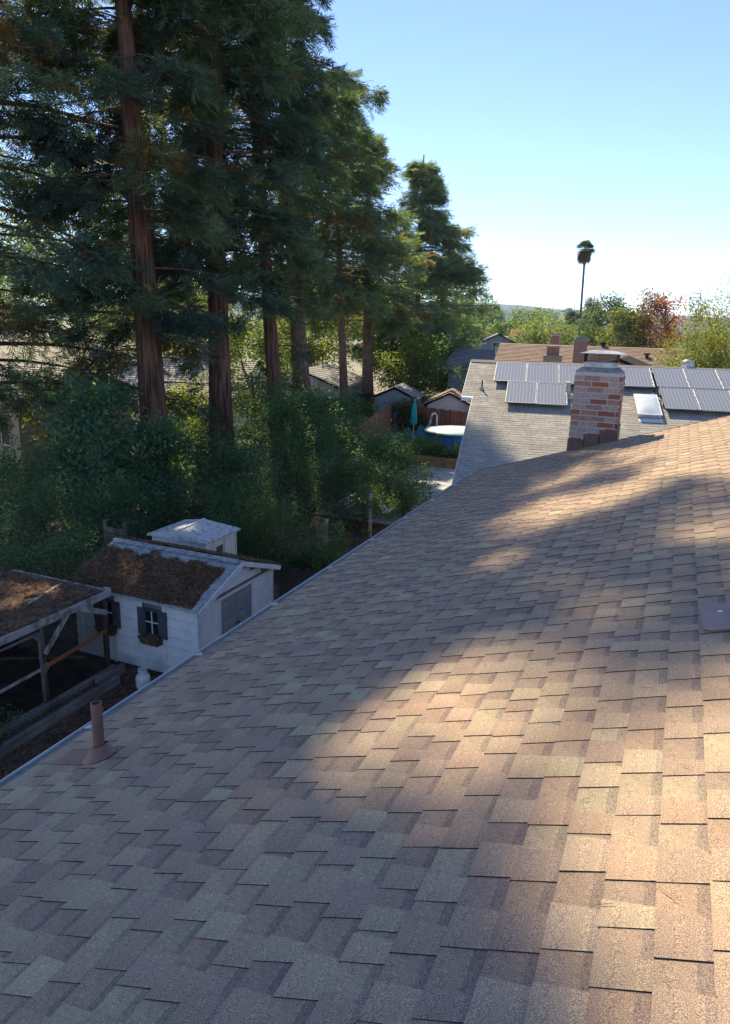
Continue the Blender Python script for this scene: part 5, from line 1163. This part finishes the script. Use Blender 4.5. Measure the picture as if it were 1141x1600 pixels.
for i in range(30):
    a = random.uniform(0, 6.28); D = Vector((math.cos(a) * .45, math.sin(a) * .45, -1)); P = top + Vector((math.cos(a) * .3, math.sin(a) * .3, -.2 - random.uniform(0, .8)))
    f = fan(P, D, random.uniform(1.0, 1.5), None); Q += f; g = random.uniform(.7, 1.2); Cc += [(.22 * g, .16 * g, .08 * g)] * len(f)
quads_object('dead_fronds', np.array([[tuple(v) for v in f] for f in Q]), np.array(Cc), M_leaf, pm)

# shrubs under the redwoods
def shrub(lb, base, H, zb, rx, ry, nc, nl, ls, cols, asp=.5, seed=1, name='shrub', cat='shrub', group='shrubs under the redwoods', **k):
    return broadleaf(name, lb, base, H, zb, rx, ry, nc, nl, ls, cols, asp, r0=.06, seed=seed, cat=cat, group=group, hollow=.35, **k)
shrub('big dark shrub with large drooping leaves left of the first trunk', (-19.9, 20.2), 5.7, .2, 2.3, 2.0, 75, 9500, .20, BG, .5, 81, weep=.3)
shrub('second large-leaved shrub in front of the first redwood trunk', (-18.2, 21.6), 4.3, .1, 1.7, 1.5, 50, 6500, .17, BG + GR[:1], .5, 82, weep=.2)
shrub('low dark feathery shrub behind the netted run', (-17.6, 15.8), 3.2, .0, 2.3, 1.6, 60, 11000, .10, DG, .3, 83)
shrub('dark shrub squeezed between the run and the shed', (-15.2, 14.0), 2.7, .0, 1.5, 1.6, 40, 6500, .09, DG + BG[:1], .35, 84)
shrub('shrub with reddish twigs at the left edge of the picture', (-21.5, 15.9), 3.8, .1, 1.9, 1.6, 45, 6000, .11, DG + [[.12, .07, .04]], .35, 85)
shrub('bushy shrub behind the wooden crate', (-16.6, 18.4), 3.2, .0, 1.7, 1.5, 45, 7000, .11, DG + GR[1:2], .45, 86)
shrub('dense bush filling the gap left of the central trunk', (-17.8, 25.0), 3.6, .0, 1.9, 1.8, 50, 7500, .12, DG + GR[:1], .45, 87)
shrub('leafy climbing bush right of the central trunk', (-17.6, 29.6), 5.6, .0, 2.0, 1.8, 70, 11000, .13, DG + GR[:2], .5, 88)
shrub('dense bush at the foot of the central trunk', (-16.0, 24.2), 3.2, .0, 2.0, 1.7, 55, 9000, .11, DG + BG, .45, 89)
shrub('ivy-covered bush beside the thin red trunk', (-18.0, 34.4), 4.4, .0, 2.1, 1.9, 70, 10000, .15, BG + DG, .55, 90)
shrub('big ivy mound against the near end of the red fence', (-19.9, 40.4), 3.7, .0, 1.8, 1.9, 60, 8500, .16, BG + GR[:1], .55, 91)
shrub('green mound in front of the leaning grey trunk', (-22.3, 43.0), 2.9, .0, 2.2, 2.0, 60, 7500, .17, GR + DG, .5, 92)
shrub('light green bush at the base of the thin grey trunk', (-23.0, 51.5), 2.4, .0, 2.0, 1.6, 40, 5000, .17, GR, .5, 93)
shrub('dark bush behind the small storage shed', (-13.6, 20.2), 2.9, .0, 2.3, 1.6, 60, 9500, .10, DG + GR[1:2], .42, 94)
shrub('dark bush right of the small storage shed', (-11.6, 19.6), 2.2, .0, 1.5, 1.6, 45, 8000, .09, DG + GR[:2], .4, 95)
shrub('tangled bush in front of the nearer white post', (-9.75, 19.3), 1.75, .0, 1.0, 1.0, 34, 6500, .09, DG + GR[1:2], .4, 96)
shrub('tall dark bush in the middle of the garden', (-13.2, 26.4), 3.4, .0, 2.2, 2.0, 65, 11000, .11, DG + GR[:1], .42, 97)
shrub('fruit tree like bush behind the white hammock', (-10.0, 27.3), 2.6, .1, 1.6, 1.6, 42, 6500, .13, DG + GR[:2], .45, 98)
shrub('spreading leafy tree whose branch tips reach in front of the pool', (-12.3, 31.2), 3.0, .4, 1.9, 1.8, 42, 5400, .15, GR[:2] + DG, .45, 99)
shrub('leafy bush between the red fence and the patio', (-15.6, 34.0), 2.7, .0, 1.8, 2.0, 50, 7500, .15, GR[:2] + DG, .45, 100)
shrub('vines hanging on the corner of the back fence', (-19.0, 52.3), 2.5, .2, 1.5, .8, 26, 3200, .16, GR[:2] + [[.16, .13, .06]], .5, 101)
shrub('green plants growing in the board planter', (-11.8, 39.6), 1.15, .6, 1.8, .8, 26, 3500, .15, GR[2:] + YG[3:], .4, 102, name='planter_greens')
shrub('leafy sprays in front of the turquoise chairs', (-14.6, 42.0), 1.5, .0, 1.4, 1.2, 20, 1700, .17, GR[:3], .45, 103)
shrub('small shrub at the bottom left corner beside the timber bed', (-10.75, 7.75), 1.25, .0, .5, .6, 22, 2800, .06, BG + GR[:1], .5, 104)
shrub('vine-choked bush wrapped round the farther white post', (-10.6, 24.6), 2.1, .0, 1.2, 1.2, 34, 5200, .09, GR + DG[:2], .4, 106)
shrub('dark bush filling the corner behind the feathery shrub', (-22.5, 18.6), 3.4, .0, 2.4, 2.2, 60, 8500, .13, DG + BG, .45, 107)
shrub('dark bush in the shade between the big-leaved shrub and the first trunk', (-23.0, 23.5), 3.0, .0, 2.2, 1.8, 50, 6500, .13, DG + GR[:1], .45, 108)
shrub('low bush spreading behind the central trunk', (-22.8, 30.5), 2.6, .0, 2.3, 1.8, 50, 6500, .14, GR + DG, .45, 109)
shrub('bush hiding the soil behind the netted run at the picture edge', (-16.2, 12.4), 2.3, .0, 1.6, 1.5, 40, 5500, .10, DG, .4, 116)
shrub('yellowish weed patch at the foot of the nearer white post', (-10.3, 19.0), .9, .05, .6, .5, 14, 900, .10, YG[1:] + GR[2:], .3, 105)
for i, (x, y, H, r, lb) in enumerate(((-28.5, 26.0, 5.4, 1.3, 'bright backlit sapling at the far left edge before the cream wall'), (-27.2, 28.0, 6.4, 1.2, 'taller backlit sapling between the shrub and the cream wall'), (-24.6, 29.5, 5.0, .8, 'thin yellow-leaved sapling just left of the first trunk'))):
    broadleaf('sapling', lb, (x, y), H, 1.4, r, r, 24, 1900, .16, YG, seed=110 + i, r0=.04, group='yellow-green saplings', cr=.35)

# ------------------------------------------------------------------ air
hz = bpy.data.materials.new('haze_air'); hz.use_nodes = True; n_ = hz.node_tree
for nd in list(n_.nodes):
    if nd.type != 'OUTPUT_MATERIAL': n_.nodes.remove(nd)
pv = n_.nodes.new('ShaderNodeVolumePrincipled'); pv.inputs['Color'].default_value = (.55, .78, 1, 1); pv.inputs['Density'].default_value = 0.00016; pv.inputs['Anisotropy'].default_value = 0.2
n_.links.new(pv.outputs[0], n_.nodes['Material Output'].inputs['Volume'])
q = MB(); q.box(-5100, 5100, -450, 8100, -1.0, 100.0); q.build('haze', hz, kind='stuff')
